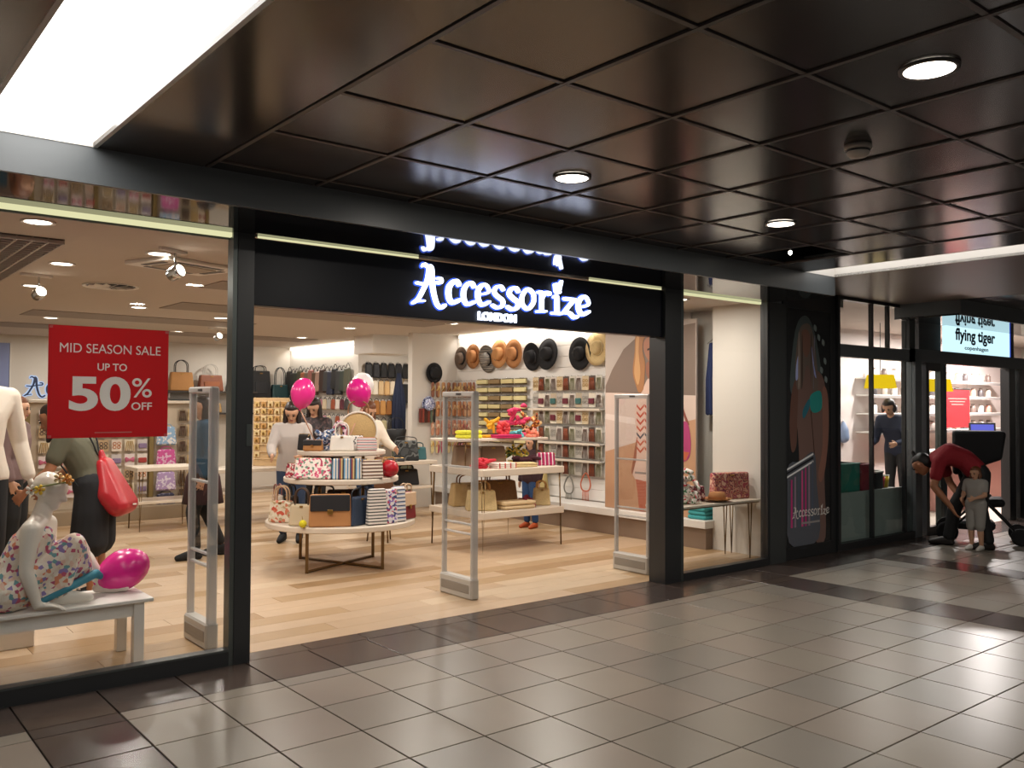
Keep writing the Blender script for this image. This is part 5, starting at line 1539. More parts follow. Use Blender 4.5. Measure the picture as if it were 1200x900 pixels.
# ================================================================== TABLES FURTHER IN
def plain_table(label, x0, x1, y0, y1, zt, loc_legs=True, shelf=None, th=0.05):
    t = thing('display_table', label, 'table', ((x0+x1)/2, (y0+y1)/2, 0))
    w, d = x1-x0, y1-y0
    MB().box((0, 0, zt-th/2), (w, d, th), bevel=0.005).obj('table_top', M_shelf, t)
    if shelf:
        MB().box((0, 0, shelf), (w*0.94, d*0.94, 0.035), bevel=0.004).obj('under_shelf', M_shelf, t)
    for sx in (-1, 1):
        for sy in (-1, 1):
            x, y = sx*(w/2-0.05), sy*(d/2-0.05)
            MB().tube([(x-0.035*sx, y, zt-th), (x, y, 0.006), (x, y-0.035*sy, zt-th)], 0.008, 6).obj('hairpin_leg', M_brass, t)
    return t
plain_table('white table carrying the gold jewellery tower, left of the round table', 4.15, 5.70, 6.05, 6.75, 0.735, shelf=0.42)
tw = thing('jewellery_tower', 'beige slatted tower of gold coloured jewellery cards on the table behind the left doorpost', 'display stand', (5.16, 6.35, 0.736), -0.75)
MB().box((0, 0.03, 0.475), (0.50, 0.05, 0.95), bevel=0.004).obj('back_board', mat('beige_board', 'd3b386', rough=0.6), tw)
for k in range(9):
    MB().box((0, -0.004, 0.10+k*0.1), (0.48, 0.02, 0.012)).obj('slat', mat('beige_slat', 'dcc298', rough=0.6), tw)
for r in range(8):
    for c in range(5):
        if r < 2 and c in (1, 3):
            continue
        q = MB().box((-0.19+c*0.095, -0.018, 0.16+r*0.1), (0.07, 0.006, 0.07), bevel=0.002).obj('card', mat('cream_card_%d' % ((r+c) % 3), ('e6cf9c', 'd9b878', 'c99a5c')[(r*2+c) % 3], rough=0.5), tw)
        MB().box((-0.19+c*0.095, -0.024, 0.15+r*0.1), (0.03, 0.006, 0.035), bevel=0.002).obj('trinket', M_gold, q)
plain_table('long white table with dark bags behind the round table at the right', 5.95, 7.05, 5.0, 5.7, 0.82, shelf=0.45)
handbag('grey camouflage bag on the long white table', (6.62, 5.15, .821), -0.5, 0.36, 0.28, 0.14, ramp_mat('grey_camouflage', ['4b4f50', '2c2f31', '6b6f6e', '1f2224'], 'noise', 9), '2a2c2e', handle='strap', hh=0.05)
handbag('taupe bag at the left of the camouflage bag', (6.25, 5.18, .821), -0.4, 0.28, 0.24, 0.12, '857768', '5e5348', handle='arc', hh=0.08)
handbag('black bag with a tall handle at the left end of the long white table', (6.05, 5.45, .821), -0.3, 0.26, 0.30, 0.12, '17191a', '17191a', handle='arc', hh=0.14)
pouch('flat black clutch on the front edge of the long white table', (6.35, 5.06, .821), -0.2, 0.34, 0.05, 0.09, '1d1c1e')
handbag('teal handbag at the right end of the long white table', (6.90, 5.25, .821), -0.6, 0.22, 0.18, 0.10, '3a6a70', '24464a', handle='arc', hh=0.06)
heap('scarf', 'dark patterned scarf heap at the right of the teal handbag', 'scarf', (6.96, 5.50, .821), ramp_mat('dark_scarf_print', ['2c2f38', '5a5f66', '8a3f4a', '1e2026'], 'voronoi', 40), 1.0, 131, 9)
folded('folded_scarf', 'grey folded scarf in front of the taupe bag', (6.28, 5.06, .821), -0.3, 0.24, 0.10, 0.05, mat('grey_scarf', '6d6a68', rough=0.85), 2)
handbag('dark brown bag on the under shelf of the long white table', (6.30, 5.35, .469), -0.4, 0.34, 0.24, 0.16, '3d2a20', '2a1c15', handle='arc', hh=0.06)
handbag('black travel bag at the right of the under shelf', (6.75, 5.35, .469), -0.4, 0.36, 0.22, 0.18, '1b1b1d', '1b1b1d', handle='arc', hh=0.06)
stn = thing('low_stand', 'low brass stand holding a brown handbag left of the two-shelf table', 'stand', (5.35, 3.65, 0))
MB().lathe([(0.19, 0.40), (0.20, 0.405), (0.20, 0.42), (0.19, 0.425)], 24).obj('stand_top', M_brass, stn)
for k in range(3):
    a = 2*PI*k/3+0.4
    MB().tube([(0.13*math.cos(a), 0.13*math.sin(a), 0.40), (0.17*math.cos(a), 0.17*math.sin(a), 0.006)], 0.009, 6).obj('leg', M_brass, stn)
handbag('maroon clutch lying under the brown handbag on the low stand', (5.35, 3.62, .426), TH, 0.32, 0.12, 0.14, '6b2a30', '3d171b', handle=None)
handbag('brown handbag with an arched handle on the maroon clutch', (5.35, 3.62, .549), TH, 0.24, 0.20, 0.11, '6a4428', '6a4428', handle='arc', hh=0.11)

# counter at the left
ct = thing('cash_counter', 'brown cash counter below the shop name on the back wall', 'counter', (2.45, 8.05, 0))
MB().box((0, 0, 0.49), (1.9, 0.5, 0.98), bevel=0.006).obj('body', mat('counter_front', '9a8069', rough=0.5), ct)
MB().box((0, 0, 1.0), (2.0, 0.6, 0.05), bevel=0.006).obj('worktop', mat('counter_top', '6f5646', rough=0.4), ct)
for k in range(10):
    c = ('b8a67a', 'c9b98e', '3c5a6a', 'a89058', '7a3f4a', 'c7b07c', '2f4a5c', '8a7a52', 'd2c6a6', '5a4a3a')[k]
    t = thing('hanging_scarf', ['sand', 'pale straw', 'slate blue', 'ochre', 'plum', 'wheat', 'dark blue', 'olive', 'cream', 'brown'][k]+' coloured scarf hanging on the front of the cash counter', 'scarf', (1.72+k*0.165, 7.78, 0.92))
    MB().box((0, 0, -0.28), (0.12, 0.03, 0.52), bevel=0.010).obj('cloth', mat('scarf_'+c, c, rough=0.85), t)
    MB().tube([(0, 0.02, 0.0), (0, -0.01, 0.012), (0, -0.016, -0.03)], 0.005, 5).obj('hook', M_chrome, t)
# shelves with handbags on the back wall
for z, lab in ((1.80, 'upper dark shelf of handbags on the back wall'), (1.40, 'lower dark shelf of bags on the back wall')):
    t = thing('wall_shelf', lab, 'shelf', (6.0, 11.02, z))
    MB().box((0, 0, 0.015), (1.75, 0.34, 0.03), bevel=0.003).obj('board', mat('dark_shelf', '37302c', rough=0.5), t)
    for q in (-0.7, 0.7):
        MB().box((q, 0.12, -0.05), (0.03, 0.10, 0.10)).obj('bracket', M_chrome, t)
handbag('tan tote with dark handles and a round white tag on the upper wall shelf', (5.48, 11.0, 1.831), 0, 0.44, 0.34, 0.16, 'b07a3c', '2a2019', handle='arc', hh=0.22, name='tote_bag')
handbag('brown barrel bag with silver handles on the upper wall shelf', (6.02, 11.0, 1.831), 0, 0.46, 0.30, 0.18, '7a4226', 'b9b4ac', handle='arc', hh=0.20, pocket='8d5232')
handbag('black and white handbag on the right of the upper wall shelf', (6.52, 11.0, 1.831), 0, 0.34, 0.26, 0.16, '22262a', 'cfc8c0', handle='arc', hh=0.22)
handbag('dark bag with a bow shaped flap on the lower wall shelf', (5.50, 11.0, 1.431), 0, 0.52, 0.24, 0.18, '1c2020', '16191a', flap='23292a', handle=None)
handbag('small tan bag right of the bow flap bag on the lower wall shelf', (6.10, 11.0, 1.431), 0, 0.26, 0.18, 0.14, 'a5814f', '5d4226', handle='arc', hh=0.08)
handbag('black backpack hanging high on the back wall, behind the left doorpost', (7.02, 11.09, 1.72), 0, 0.42, 0.52, 0.20, '15171a', '15171a', handle='arc', hh=0.10, pocket='1b1e22', name='backpack', cat='backpack')
handbag('dark teal tote with long handles hanging on the back wall', (7.44, 11.09, 1.62), 0, 0.38, 0.36, 0.14, '17393c', '202a2b', handle='arc', hh=0.34, name='tote_bag')
for z, xx, lab in ((1.70, 7.22, 'slim wall rail under the black backpack on the back wall'),):
    t = thing('wall_rail', lab, 'rail', (xx, 11.10, z-0.10))
    MB().box((0, 0, 0.0), (0.95, 0.20, 0.02), bevel=0.003).obj('bar', M_chrome, t)
    for q in (-0.4, 0.4):
        MB().box((q, 0.09, -0.03), (0.03, 0.02, 0.08)).obj('bracket', M_chrome, t)

# wall unit of carded goods in the left window (facing the front)
wu = thing('wall_unit', 'tall wood-edged unit of small carded goods behind the person in olive', 'display unit', (3.55, 7.55, 0))
MB().box((-0.05, 0.06, 0.80), (2.3, 0.06, 1.60), bevel=0.004).obj('back_board', mat('pale_unit_board', 'c7b6a0', rough=0.7), wu)
for q in (-1.2, -0.42, 0.36, 1.10):
    MB().box((q, 0.0, 0.80), (0.06, 0.10, 1.60), bevel=0.004).obj('post', mat('olive_brown_post', '86703f', rough=0.5), wu)
MB().box((-0.05, -0.12, 0.09), (2.3, 0.34, 0.18), bevel=0.004).obj('plinth', mat('unit_plinth', '9c8a72', rough=0.6), wu)
MB().box((-0.05, 0.0, 1.62), (2.3, 0.14, 0.04), bevel=0.004).obj('cornice', M_shelf, wu)
# ---- prototypes of hanging goods (front faces local -Y, hang from a hook at the origin)
def hook(t, L=0.05):
    MB().tube([(0, 0.03, 0), (0, -L, 0), (0, -L-0.005, 0.012)], 0.003, 4).obj('hook', M_chrome, t)
def proto_card(label, group, loc, rz, w, h, col, itm, style):
    t = thing('carded_accessory', label, 'accessory', loc, rz, group)
    t['short'] = label
    hook(t)
    MB().box((0, -0.03, -h/2-0.002), (w, 0.004, h)).obj('card', mat('card_'+col, col, rough=0.6), t)
    m = itm if isinstance(itm, bpy.types.Material) else mat('item_'+itm, itm, rough=0.35)
    if style == 'rings':
        mb = MB()
        for a, b in ((-.22, .35), (.22, .35), (-.22, .65), (.22, .65)):
            mb.tube([(a*w+0.16*w*math.cos(2*PI*k/10), -0.038, -b*h+0.16*w*math.sin(2*PI*k/10)) for k in range(10)], 0.0045, 4, True)
        mb.obj('hoop', m, t)
    elif style == 'block':
        MB().box((0, -0.045, -h*0.58), (w*0.84, 0.03, h*0.42), bevel=0.008).obj('item', m, t)
    elif style == 'strands':
        mb = MB()
        for k in range(5):
            x = (k-2)*w*0.18
            mb.tube([(x*0.7, -0.036, -h*0.15), (x, -0.042, -h*0.6), (x*1.1, -0.038, -h*1.0)], 0.0055, 4)
        mb.obj('strands', m, t)
    elif style == 'bow':
        MB().hull([(V((-w*.36, -.045, -h*.38)), .016), (V((-w*.36, -.045, -h*.62)), .016), (V((0, -.045, -h*.5)), .010)], seg=5).hull([(V((w*.36, -.045, -h*.38)), .016), (V((w*.36, -.045, -h*.62)), .016), (V((0, -.045, -h*.5)), .010)], seg=5).obj('bow', m, t)
    return t
def row_of(protos, n, f, where, per_row=None, rows=None):
    """place n goods: f(i) gives (loc, rz) ; the first use of a prototype moves it, later uses copy it"""
    for i in range(n):
        p = protos[i % len(protos)]
        loc, rz = f(i)
        if per_row:
            lab = '%s, %s-from-left in the %s row of %s' % (p['short'], ORD[i % per_row], rows[i//per_row], where)
        else:
            lab = '%s, %s-from-left in %s' % (p['short'], ORD[i], where)
        if p.get('used'):
            c = dup(p, loc, rz, lab)
            del c['used']
            del c['short']
        else:
            p.location = loc
            p.rotation_euler = (0, 0, rz)
            p['label'] = lab
            p['used'] = 1
    for p in protos:
        if p.get('used'):
            del p['used']
            del p['short']
        else:
            for ch in list(p.children):
                bpy.data.objects.remove(ch)
            bpy.data.objects.remove(p)
# cards on the wall unit
G1 = 'small carded goods on the wall unit'
cp = [proto_card(c[0], G1, (0, 0, 0), 0, .13, .16, c[1], c[2], c[3]) for c in
      (('white card with orange hoops', 'e4d6c6', 'c9783c', 'rings'), ('grey card with a lilac block', 'cfc6c2', '8a7698', 'block'), ('cream card with gold strands', 'e6d9c0', 'b89450', 'strands'), ('pale card with a pink bow', 'e9dcd8', 'c86a86', 'bow'), ('white card with a red block', 'ece4da', 'b0413c', 'block'), ('kraft card with dark hoops', 'bfa27c', '4a3a34', 'rings'))]
pos = [(x, z) for z in (1.50, 1.30, 1.10, 0.90, 0.70, 0.50) for x in (2.55, 2.72, 2.89, 3.06, 3.28, 3.45, 3.62, 3.79)]
random.shuffle(cp)
row_of(cp, len(pos), lambda i: ((pos[i][0], 7.55, pos[i][1]), 0), 'the wood-edged unit', 8, ORD)
for p, (x, z, lab, c1, c2) in enumerate(((4.10, 1.30, 'blue and white flowered bag hanging highest at the right of the wood-edged unit', '8fb0d0', 'e6e0dc'), (4.10, 0.98, 'pink flowered bag hanging at the right of the wood-edged unit', 'd2559a', 'e2bcd4'), (4.10, 0.66, 'lilac flowered bag hanging below the pink one', 'b59ac8', 'e6dcea'), (4.10, 0.36, 'dark navy dotted bag hanging lowest on the wood-edged unit', '34344e', '8a8698'))):
    t = thing('hanging_bag', lab, 'bag', (x, 7.52, z))
    hook(t)
    w, h = 0.28, 0.26
    MB().box((0, -0.05, -h/2-0.03), (w, 0.07, h), bevel=0.02, taper=(0.85, 0.6)).obj('body', ramp_mat('flower_'+c1, [c1, c2, c1, c1, c2], 'voronoi', 36), t)
    MB().tube(spline([(-0.08, -0.05, -0.05), (-0.05, -0.05, 0.0), (0.05, -0.05, 0.0), (0.08, -0.05, -0.05)], 3), 0.006, 5).obj('handle', bag_mat(c1), t)
G2 = 'brown and gold goods on the right bay of the wall unit'
cp = [proto_card(c[0], G2, (0, 0, 0), 0, .11, .17, c[1], c[2], c[3]) for c in
      (('dark brown strand of beads', '8d7a62', '4d2e20', 'strands'), ('gold card of hoops', 'cbb07c', 'b5853c', 'rings'), ('cream card with a red bow', 'e6d8c0', '8e3330', 'bow'))]
pos = [(x, z) for z in (1.52, 1.30, 1.08, 0.86, 0.62, 0.40) for x in (4.34, 4.47, 4.58)]
row_of(cp, len(pos), lambda i: ((pos[i][0], 7.55, pos[i][1]), 0), "the unit's right bay", 3, ORD)
plain_table('white table edge in the left window in front of the wood-edged unit', 3.30, 4.08, 6.05, 6.60, 0.80, shelf=0.36)

# ================================================================== RIGHT WALL: hats, packs, jewellery
def hat(label, loc, rz, r, crown_r, crown_h, m, band, cat='hat', tilt=0.0, dish=0.02, name='hat'):
    t = thing(name, label, cat, loc, rz)
    R = Matrix.Rotation(PI/2+tilt, 3, 'X') @ Matrix.Rotation(0.0, 3, 'Z')
    MB().lathe([(crown_r*0.95, 0.0), (r*0.7, 0.004), (r, dish), (r+0.004, dish+0.006), (r*0.7, 0.012), (crown_r, 0.010)], 28, M=R, sy=1.06, ring=True).obj('brim', m, t)
    MB().lathe([(crown_r, 0.004), (crown_r*0.96, crown_h*0.5), (crown_r*0.84, crown_h*0.93), (crown_r*0.5, crown_h), (0, crown_h*0.90)], 24, M=R, sy=1.12).obj('crown', m, t)
    if band:
        MB().lathe([(crown_r*1.0+0.001, 0.010), (crown_r*1.0+0.004, 0.012), (crown_r*0.97+0.005, crown_h*0.32), (crown_r*0.97+0.001, crown_h*0.33)], 24, M=R, sy=1.12, ring=True).obj('band', band, t)
    MB().tube([tuple(R @ V((0, 0, -0.03))), tuple(R @ V((0, 0, 0.02)))], 0.004, 4).obj('peg', M_chrome, t)
    return t
WR = -PI/2
M_felt = mat('black_felt', '18181b', rough=0.9)
M_taupe = mat('taupe_felt', '6d5c50', rough=0.9)
M_tanh = mat('tan_straw_hat', 'b0794a', rough=0.8, noise=0.15, nscale=40, bump=0.3, bscale=100)
M_strip = ramp_mat('grey_striped_straw', ['3a3a3c', '9c958c', '55524f', 'b5aca0'], 'stripe', 22, axis=2)
hat('taupe hat at the far left end of the row of hats', (8.262, 6.10, 2.34), WR, 0.17, 0.085, 0.10, M_taupe, M_felt)
hat('tan hat second from the left in the row of hats', (8.262, 5.78, 2.36), WR, 0.18, 0.09, 0.10, M_tanh, None)
hat('charcoal hat with grey stripes in front of the tan straw hats', (8.262, 5.42, 2.31), WR, 0.20, 0.09, 0.11, M_strip, M_felt, tilt=0.15)
hat('light tan straw hat right of the striped hat', (8.262, 5.12, 2.37), WR, 0.20, 0.09, 0.11, mat('light_tan_straw', 'c48d58', rough=0.8, noise=0.15, nscale=40, bump=0.3, bscale=100), None, tilt=-0.05)
hat('tan straw hat with a brown band, rightmost of the tan ones', (8.262, 4.78, 2.36), WR, 0.20, 0.09, 0.11, M_tanh, mat('brown_band', '5d3a22', rough=0.7))
hat('black felt hat, left of the pair on the white slats', (8.262, 4.36, 2.30), WR, 0.19, 0.09, 0.12, M_felt, mat('grey_band', '3c3c40', rough=0.7), tilt=0.1)
hat('black felt hat, right of the pair on the white slats', (8.262, 4.02, 2.32), WR, 0.21, 0.09, 0.12, M_felt, None, tilt=-0.1)
hat('black sun hat partly behind the natural straw hat', (8.262, 3.36, 2.30), WR, 0.21, 0.09, 0.10, M_felt, None)
hat('natural yellow straw sun hat at the right end of the row of hats', (8.262, 3.02, 2.36), WR, 0.22, 0.09, 0.10, M_straw2, mat('cream_band', 'e0cfa6', rough=0.8), tilt=-0.08)
hat('black hat on the grey wall end left of the row of hats', (7.82, 6.262, 2.10), 0.0, 0.15, 0.085, 0.10, M_felt, None)
hat('blue and white checked cap below the black hat on the grey wall end', (7.72, 6.262, 1.60), 0.0, 0.12, 0.09, 0.10, ramp_mat('blue_check', ['8f97c0', 'd6d8e6', '3f4878', 'b8bcd8'], 'noise', 22), None, name='cap')
# sandals on the wall end
def sandal_pair(label, group, c1, c2):
    t = thing('sandal_pair', label, 'sandals', (0, 0, 0), 0, group)
    t['short'] = label
    hook(t)
    for q in (-0.045, 0.045):
        s = MB().hull([(V((q, -0.03, -0.05)), 0.028), (V((q, -0.03, -0.20)), 0.032), (V((q, -0.03, -0.24)), 0.026)], seg=5)
        for v in s.bm.verts:
            v.co.y = -0.03 + (v.co.y+0.03)*0.35
        s = s.obj('sole', mat('sandal_'+c1, c1, rough=0.7), t)
        MB().tube(spline([(q-0.030, -0.036, -0.16), (q-0.012, -0.062, -0.12), (q, -0.050, -0.085), (q+0.012, -0.062, -0.12), (q+0.030, -0.036, -0.16)], 3), 0.006, 5).obj('strap', mat('sandal_'+c2, c2, rough=0.5), t)
    return t
for r, (z, c) in enumerate(((1.98, [('8a5a46', 'c9a25c'), ('b98d5c', 'e0c68a'), ('a87452', '6b4030')]), (1.68, [('c48a5e', 'e6c89a'), ('a8673f', 'd9a56a'), ('d0a27c', '8a4a3c')]), (1.38, [('d29a7c', 'ecd6bc'), ('c0795a', 'e8b48a'), ('caa082', 'b85a5a')]), (1.10, [('e0cf9a', 'c9a04c'), ('b84a66', 'e6a9b8'), ('d9c28e', 'a8783c')]))):
    lab = ('brown and bronze', 'tan and gold', 'rosy tan', 'yellow and pink')[r]
    pr_ = [sandal_pair('pair of %s sandals' % lab, lab+' sandals on the grey wall end', a, b) for a, b in c]
    row_of(pr_, 5, lambda i, z=z, r=r: ((7.84+i*0.105, 6.268, z), 0), 'the %s row on the wall end' % ORD[r])
    pr_ = [sandal_pair('pair of %s sandals' % lab, lab+' sandals on the slat wall', a, b) for a, b in c]
    row_of(pr_, 4, lambda i, z=z: ((8.268, 6.20-i*0.135, z), WR), 'the %s row on the slat wall' % ORD[r])
# pale yellow packs
def pack(label, group, c, c2):
    t = thing('accessory_pack', label, 'pack', (0, 0, 0), 0, group)
    t['short'] = label
    hook(t)
    MB().box((0, -0.045, -0.048), (0.27, 0.035, 0.062), bevel=0.006).obj('roll', mat('pack_'+c, c, rough=0.5), t)
    MB().box((0, -0.028, -0.050), (0.285, 0.004, 0.092)).obj('backing_card', mat('pack_'+c2, c2, rough=0.6), t)
    return t
for r in range(8):
    z = 2.0-r*0.125
    nm = ('top', 'second', 'third', 'fourth', 'fifth', 'sixth', 'seventh', 'lowest')[r]
    pk = [pack('%s wide pack' % n_, '%s row of wide packs on the slat wall' % nm, a, b) for n_, a, b in (('pale yellow', 'dcd09a', '6d5c40'), ('cream', 'cfc08a', '4a3c2c'), ('dull brown', '8e7650', '5a4a34'))]
    row_of(pk if r % 2 else [pk[0], pk[2], pk[1]], 4, lambda i, z=z: ((8.268, 5.52-i*0.305, z), WR), 'the %s row of packs' % nm)
# jewellery columns
styles = [('white card with brown strands', 'dcd4ca', '5d4030', 'strands'), ('grey card with silver hoops', 'b7b0a6', 'a8a49c', 'rings'), ('kraft card with a teal block', 'bfae96', '3c6a66', 'block'), ('dark card with rust strands', '5a4a40', 'a3512f', 'strands'),
          ('cream card with a maroon block', 'e3dac8', '6a2432', 'block'), ('pale card with olive strands', 'd6d0c2', '6e6a3e', 'strands'), ('beige card with gold hoops', 'd3bf9c', 'b58f4a', 'rings')]
for r in range(6):
    z = (2.0, 1.77, 1.54, 1.31, 1.08, 0.85)[r]
    nm = ('top', 'second', 'third', 'fourth', 'fifth', 'lowest')[r]
    rnd = random.Random(r)
    st3 = rnd.sample(styles, 4)
    if r >= 3:
        st3 = [s for s in styles if s[3] == 'strands'] + [styles[1]]
    cd = [proto_card(s[0], '%s row of jewellery on the slat wall' % nm, (0, 0, 0), 0, 0.12, 0.19, s[1], s[2], s[3]) for s in st3]
    row_of(cd, 11, lambda i, z=z: ((8.268, 4.27-i*0.128, z), WR), 'the %s row of jewellery' % nm)
    if r in (1, 3, 4):
        t = thing('glass_shelf', 'thin pale shelf strip under the %s row of jewellery' % nm, 'shelf', (8.24, 3.64, z-0.225))
        MB().box((0, 0, 0), (0.12, 1.45, 0.012), bevel=0.002).obj('board', M_white, t)
        MB().box((-0.062, 0, 0.0), (0.004, 1.45, 0.03)).obj('price_strip', M_shelf, t)
# tan necklaces and bags low on the wall
for k, (y, z, c, lab, hh_) in enumerate(((4.12, 0.78, 'b5a06a', 'olive tan fringed bag hanging low on the slat wall beside the two-shelf table', .30), (3.55, 0.74, '7d7a70', 'grey beaded necklace hanging low on the slat wall', .26), (3.22, 0.80, 'c96a4a', 'coral tasselled necklace hanging low beside the photo panel', .32))):
    t = thing('hanging_necklace' if k else 'hanging_bag', lab, 'necklace' if k else 'bag', (8.268, y, z-0.09), WR)
    hook(t)
    if k == 0:
        MB().box((0, -0.06, -hh_/2), (0.30, 0.08, hh_*0.8), bevel=0.02, taper=(0.85, 0.6)).obj('body', mat('low_'+c, c, rough=0.8), t)
        mb = MB()
        for q in range(9):
            mb.tube([(-0.13+q*0.0325, -0.07, -hh_*0.86), (-0.13+q*0.0325, -0.07, -hh_*1.15)], 0.006, 4)
        mb.obj('fringe', mat('low_dark', '5a4a34', rough=0.8), t)
    else:
        MB().tube(spline([(0, -0.04, -0.01), (-0.09, -0.045, -0.14), (-0.06, -0.05, -0.24), (0.06, -0.05, -0.24), (0.09, -0.045, -0.14)], 4, True), 0.010, 5, True).obj('beads', mat('low_'+c, c, rough=0.5), t)
        mb = MB()
        for q in range(6):
            mb.tube([(-0.05+q*0.02, -0.05, -0.25), (-0.06+q*0.024, -0.05, -0.25-hh_*0.4)], 0.006, 4)
        mb.obj('tassel', mat('low_'+c, c, rough=0.6), t)

# ================================================================== NICHE AND FAR WALL: hanging bags, scarves
def hang_bag(label, loc, rz, w, h, c, trim='1a1a1c', strap=0.16, group=None, d=0.09, flap=None):
    t = thing('hanging_bag', label, 'bag', loc, rz, group)
    hook(t)
    MB().tube(spline([(-w*.35, -0.05, -strap), (-w*.12, -0.05, -0.02), (w*.12, -0.05, -0.02), (w*.35, -0.05, -strap)], 3), 0.007, 5).obj('strap', bag_mat(trim), t)
    MB().box((0, -0.06, -strap-h/2), (w, d, h), bevel=0.02, taper=(0.88, 0.6)).obj('body', bag_mat(c), t)
    if flap:
        MB().box((0, -0.06-d*0.45, -strap-h*0.28), (w*0.9, 0.015, h*0.45), bevel=0.005).obj('flap', bag_mat(flap), t)
    return t
names14 = [('dark green', '28332c'), ('brown patterned', '57402f'), ('black', '18181a'), ('taupe', '6f6152'), ('dark grey', '3a3b3c'), ('mottled olive', '4b4a38'), ('pinkish beige', 'a88578'), ('charcoal', '2a2b2d'), ('dusty rose', '96605a'), ('navy', '222a40'), ('tan and red', 'a0603f'), ('dark brown', '3c2820')]
for i in range(16):
    n_, c = names14[(i*5+2) % 12]
    hang_bag('%s shoulder bag, %s-from-left in the upper row on the far right wall' % (n_, ORD[i]), (7.678, 11.05-i*0.158, 2.30 if i % 3 else 2.34), -PI/2, 0.22, 0.38+0.06*(i % 2), c, strap=0.09, group='upper row of bags on the far right wall')
lows = [('white dotted', 'd9d0c8'), ('pink', 'c05a72'), ('black and white', '3a3838'), ('cream', 'd6c6a8'), ('grey', '7f7a76'), ('rust', '9c4f34'), ('white', 'e2dcd4'), ('maroon', '5a2230'), ('floral', 'b87a8a'), ('brown', '6a452c'), ('silver', 'a8a6a2'), ('black', '1c1c1e')]
for r, z in enumerate((1.74, 1.44, 1.14)):
    for i in range(15):
        n_, c = lows[(i*7+r*5) % 12]
        hang_bag('%s small purse, %s-from-left in the %s row on the far right wall' % (n_, ORD[i], ('upper', 'middle', 'lower')[r]), (7.678, 11.05-i*0.168, z), -PI/2, 0.15, 0.19, c, strap=0.05, group='%s row of small purses on the far right wall' % ('upper', 'middle', 'lower')[r], d=0.05)
for i in range(6):
    hang_bag('black clutch, %s-from-left in the top row of the niche' % ORD[i], (7.86+i*0.155, 8.418, 2.36), 0, 0.15, 0.26, ('15161a', '1b1c22', '101114')[i % 3], strap=0.03, group='black clutches at the top of the niche', d=0.06)
for i in range(5):
    c = ('dccdb6', 'e6dccb', 'd1b48a', 'cfa874', 'e0d2ba')[i]
    hang_bag('pale cream purse, %s-from-left in the second row of the niche' % ORD[i], (7.88+i*0.12, 8.418, 2.06), 0, 0.115, 0.26, c, trim='3a2a20', strap=0.04, group='pale purses in the niche', d=0.05)
for i in range(4):
    c = ('b07a40', 'a86f36', 'c08d50', '9a6530')[i]
    hang_bag('tan brown purse, %s-from-left in the third row of the niche' % ORD[i], (7.90+i*0.13, 8.418, 1.72), 0, 0.125, 0.26, c, trim='3a2a20', strap=0.05, group='tan purses in the niche', d=0.05)
for i in range(4):
    c = ('4c4a36', '2a2a2c', 'b9b08a', '3a352c')[i]
    hang_bag('%s bag, %s-from-left in the lowest row of the niche' % (('olive', 'black', 'sand', 'dark brown')[i], ORD[i]), (7.90+i*0.14, 8.418, 1.38), 0, 0.135, 0.30, c, strap=0.06, group='dark bags in the lowest row of the niche', d=0.06)
t = thing('hanging_shawl', 'long navy shawl hanging at the middle of the niche', 'shawl', (8.47, 8.40, 2.18))
hook(t)
mb = MB()
for q in range(5):
    mb.hull([(V((-0.02+q*0.01, -0.06, -0.03)), 0.022), (V((-0.11+q*0.055, -0.07-0.02*(q % 2), -0.55)), 0.036), (V((-0.12+q*0.06, -0.06-0.02*(q % 2), -1.16)), 0.030)], seg=5)
mb.obj('cloth', mat('navy_shawl', '1e2740', rough=0.85), t)
mb = MB()
for q in range(8):
    mb.tube([(-0.12+q*0.034, -0.07, -1.17), (-0.12+q*0.034, -0.07, -1.25)], 0.006, 4)
mb.obj('fringe', mat('navy_shawl', '1e2740'), t)
hang_bag('black bag with yellow straps right of the navy shawl', (8.66, 8.418, 2.15), 0, 0.26, 0.34, '17181b', trim='b08a3c', strap=0.18)
hang_bag('black rucksack hanging at the right of the niche', (8.82, 8.418, 2.02), 0, 0.22, 0.38, '101113', strap=0.10, d=0.12)
for i in range(6):
    c = ('6d2c26', '8a3a2c', '4a2a22', '7a3426', '5d6a5a', '2f2a28')[i]
    t = thing('hanging_belt', ['dark red', 'brick red', 'dark brown', 'rust red', 'grey green', 'near black'][i]+' wallet strip hanging on the rail at the wall end', 'wallet', (7.56+i*0.052, 6.27, 1.55))
    hook(t)
    MB().box((0, -0.04, -0.12), (0.042, 0.02, 0.22), bevel=0.004).obj('wallet', bag_mat(c), t)
t = thing('hanging_bag', 'black bucket bag on a stand in front of the niche', 'bag', (7.05, 6.10, 0.98))
MB().lathe([(0.09, 0.0), (0.12, 0.02), (0.15, 0.24), (0.14, 0.25), (0, 0.24)], 20).obj('body', bag_mat('141517'), t)
MB().tube(spline([(-0.13, 0, 0.24), (-0.08, 0, 0.40), (0.08, 0, 0.40), (0.13, 0, 0.24)], 4), 0.007, 6).obj('handle', bag_mat('141517'), t)
t = thing('display_plinth', 'dull green block plinth carrying the black bucket bag', 'plinth', (7.05, 6.10, 0))
MB().box((0, 0, 0.48), (0.36, 0.36, 0.96), bevel=0.006).obj('block', mat('dull_green_plinth', '5f6350', rough=0.6), t)
MB().box((0, 0, 0.97), (0.38, 0.38, 0.018), bevel=0.003).obj('top_plate', M_shelf, t)

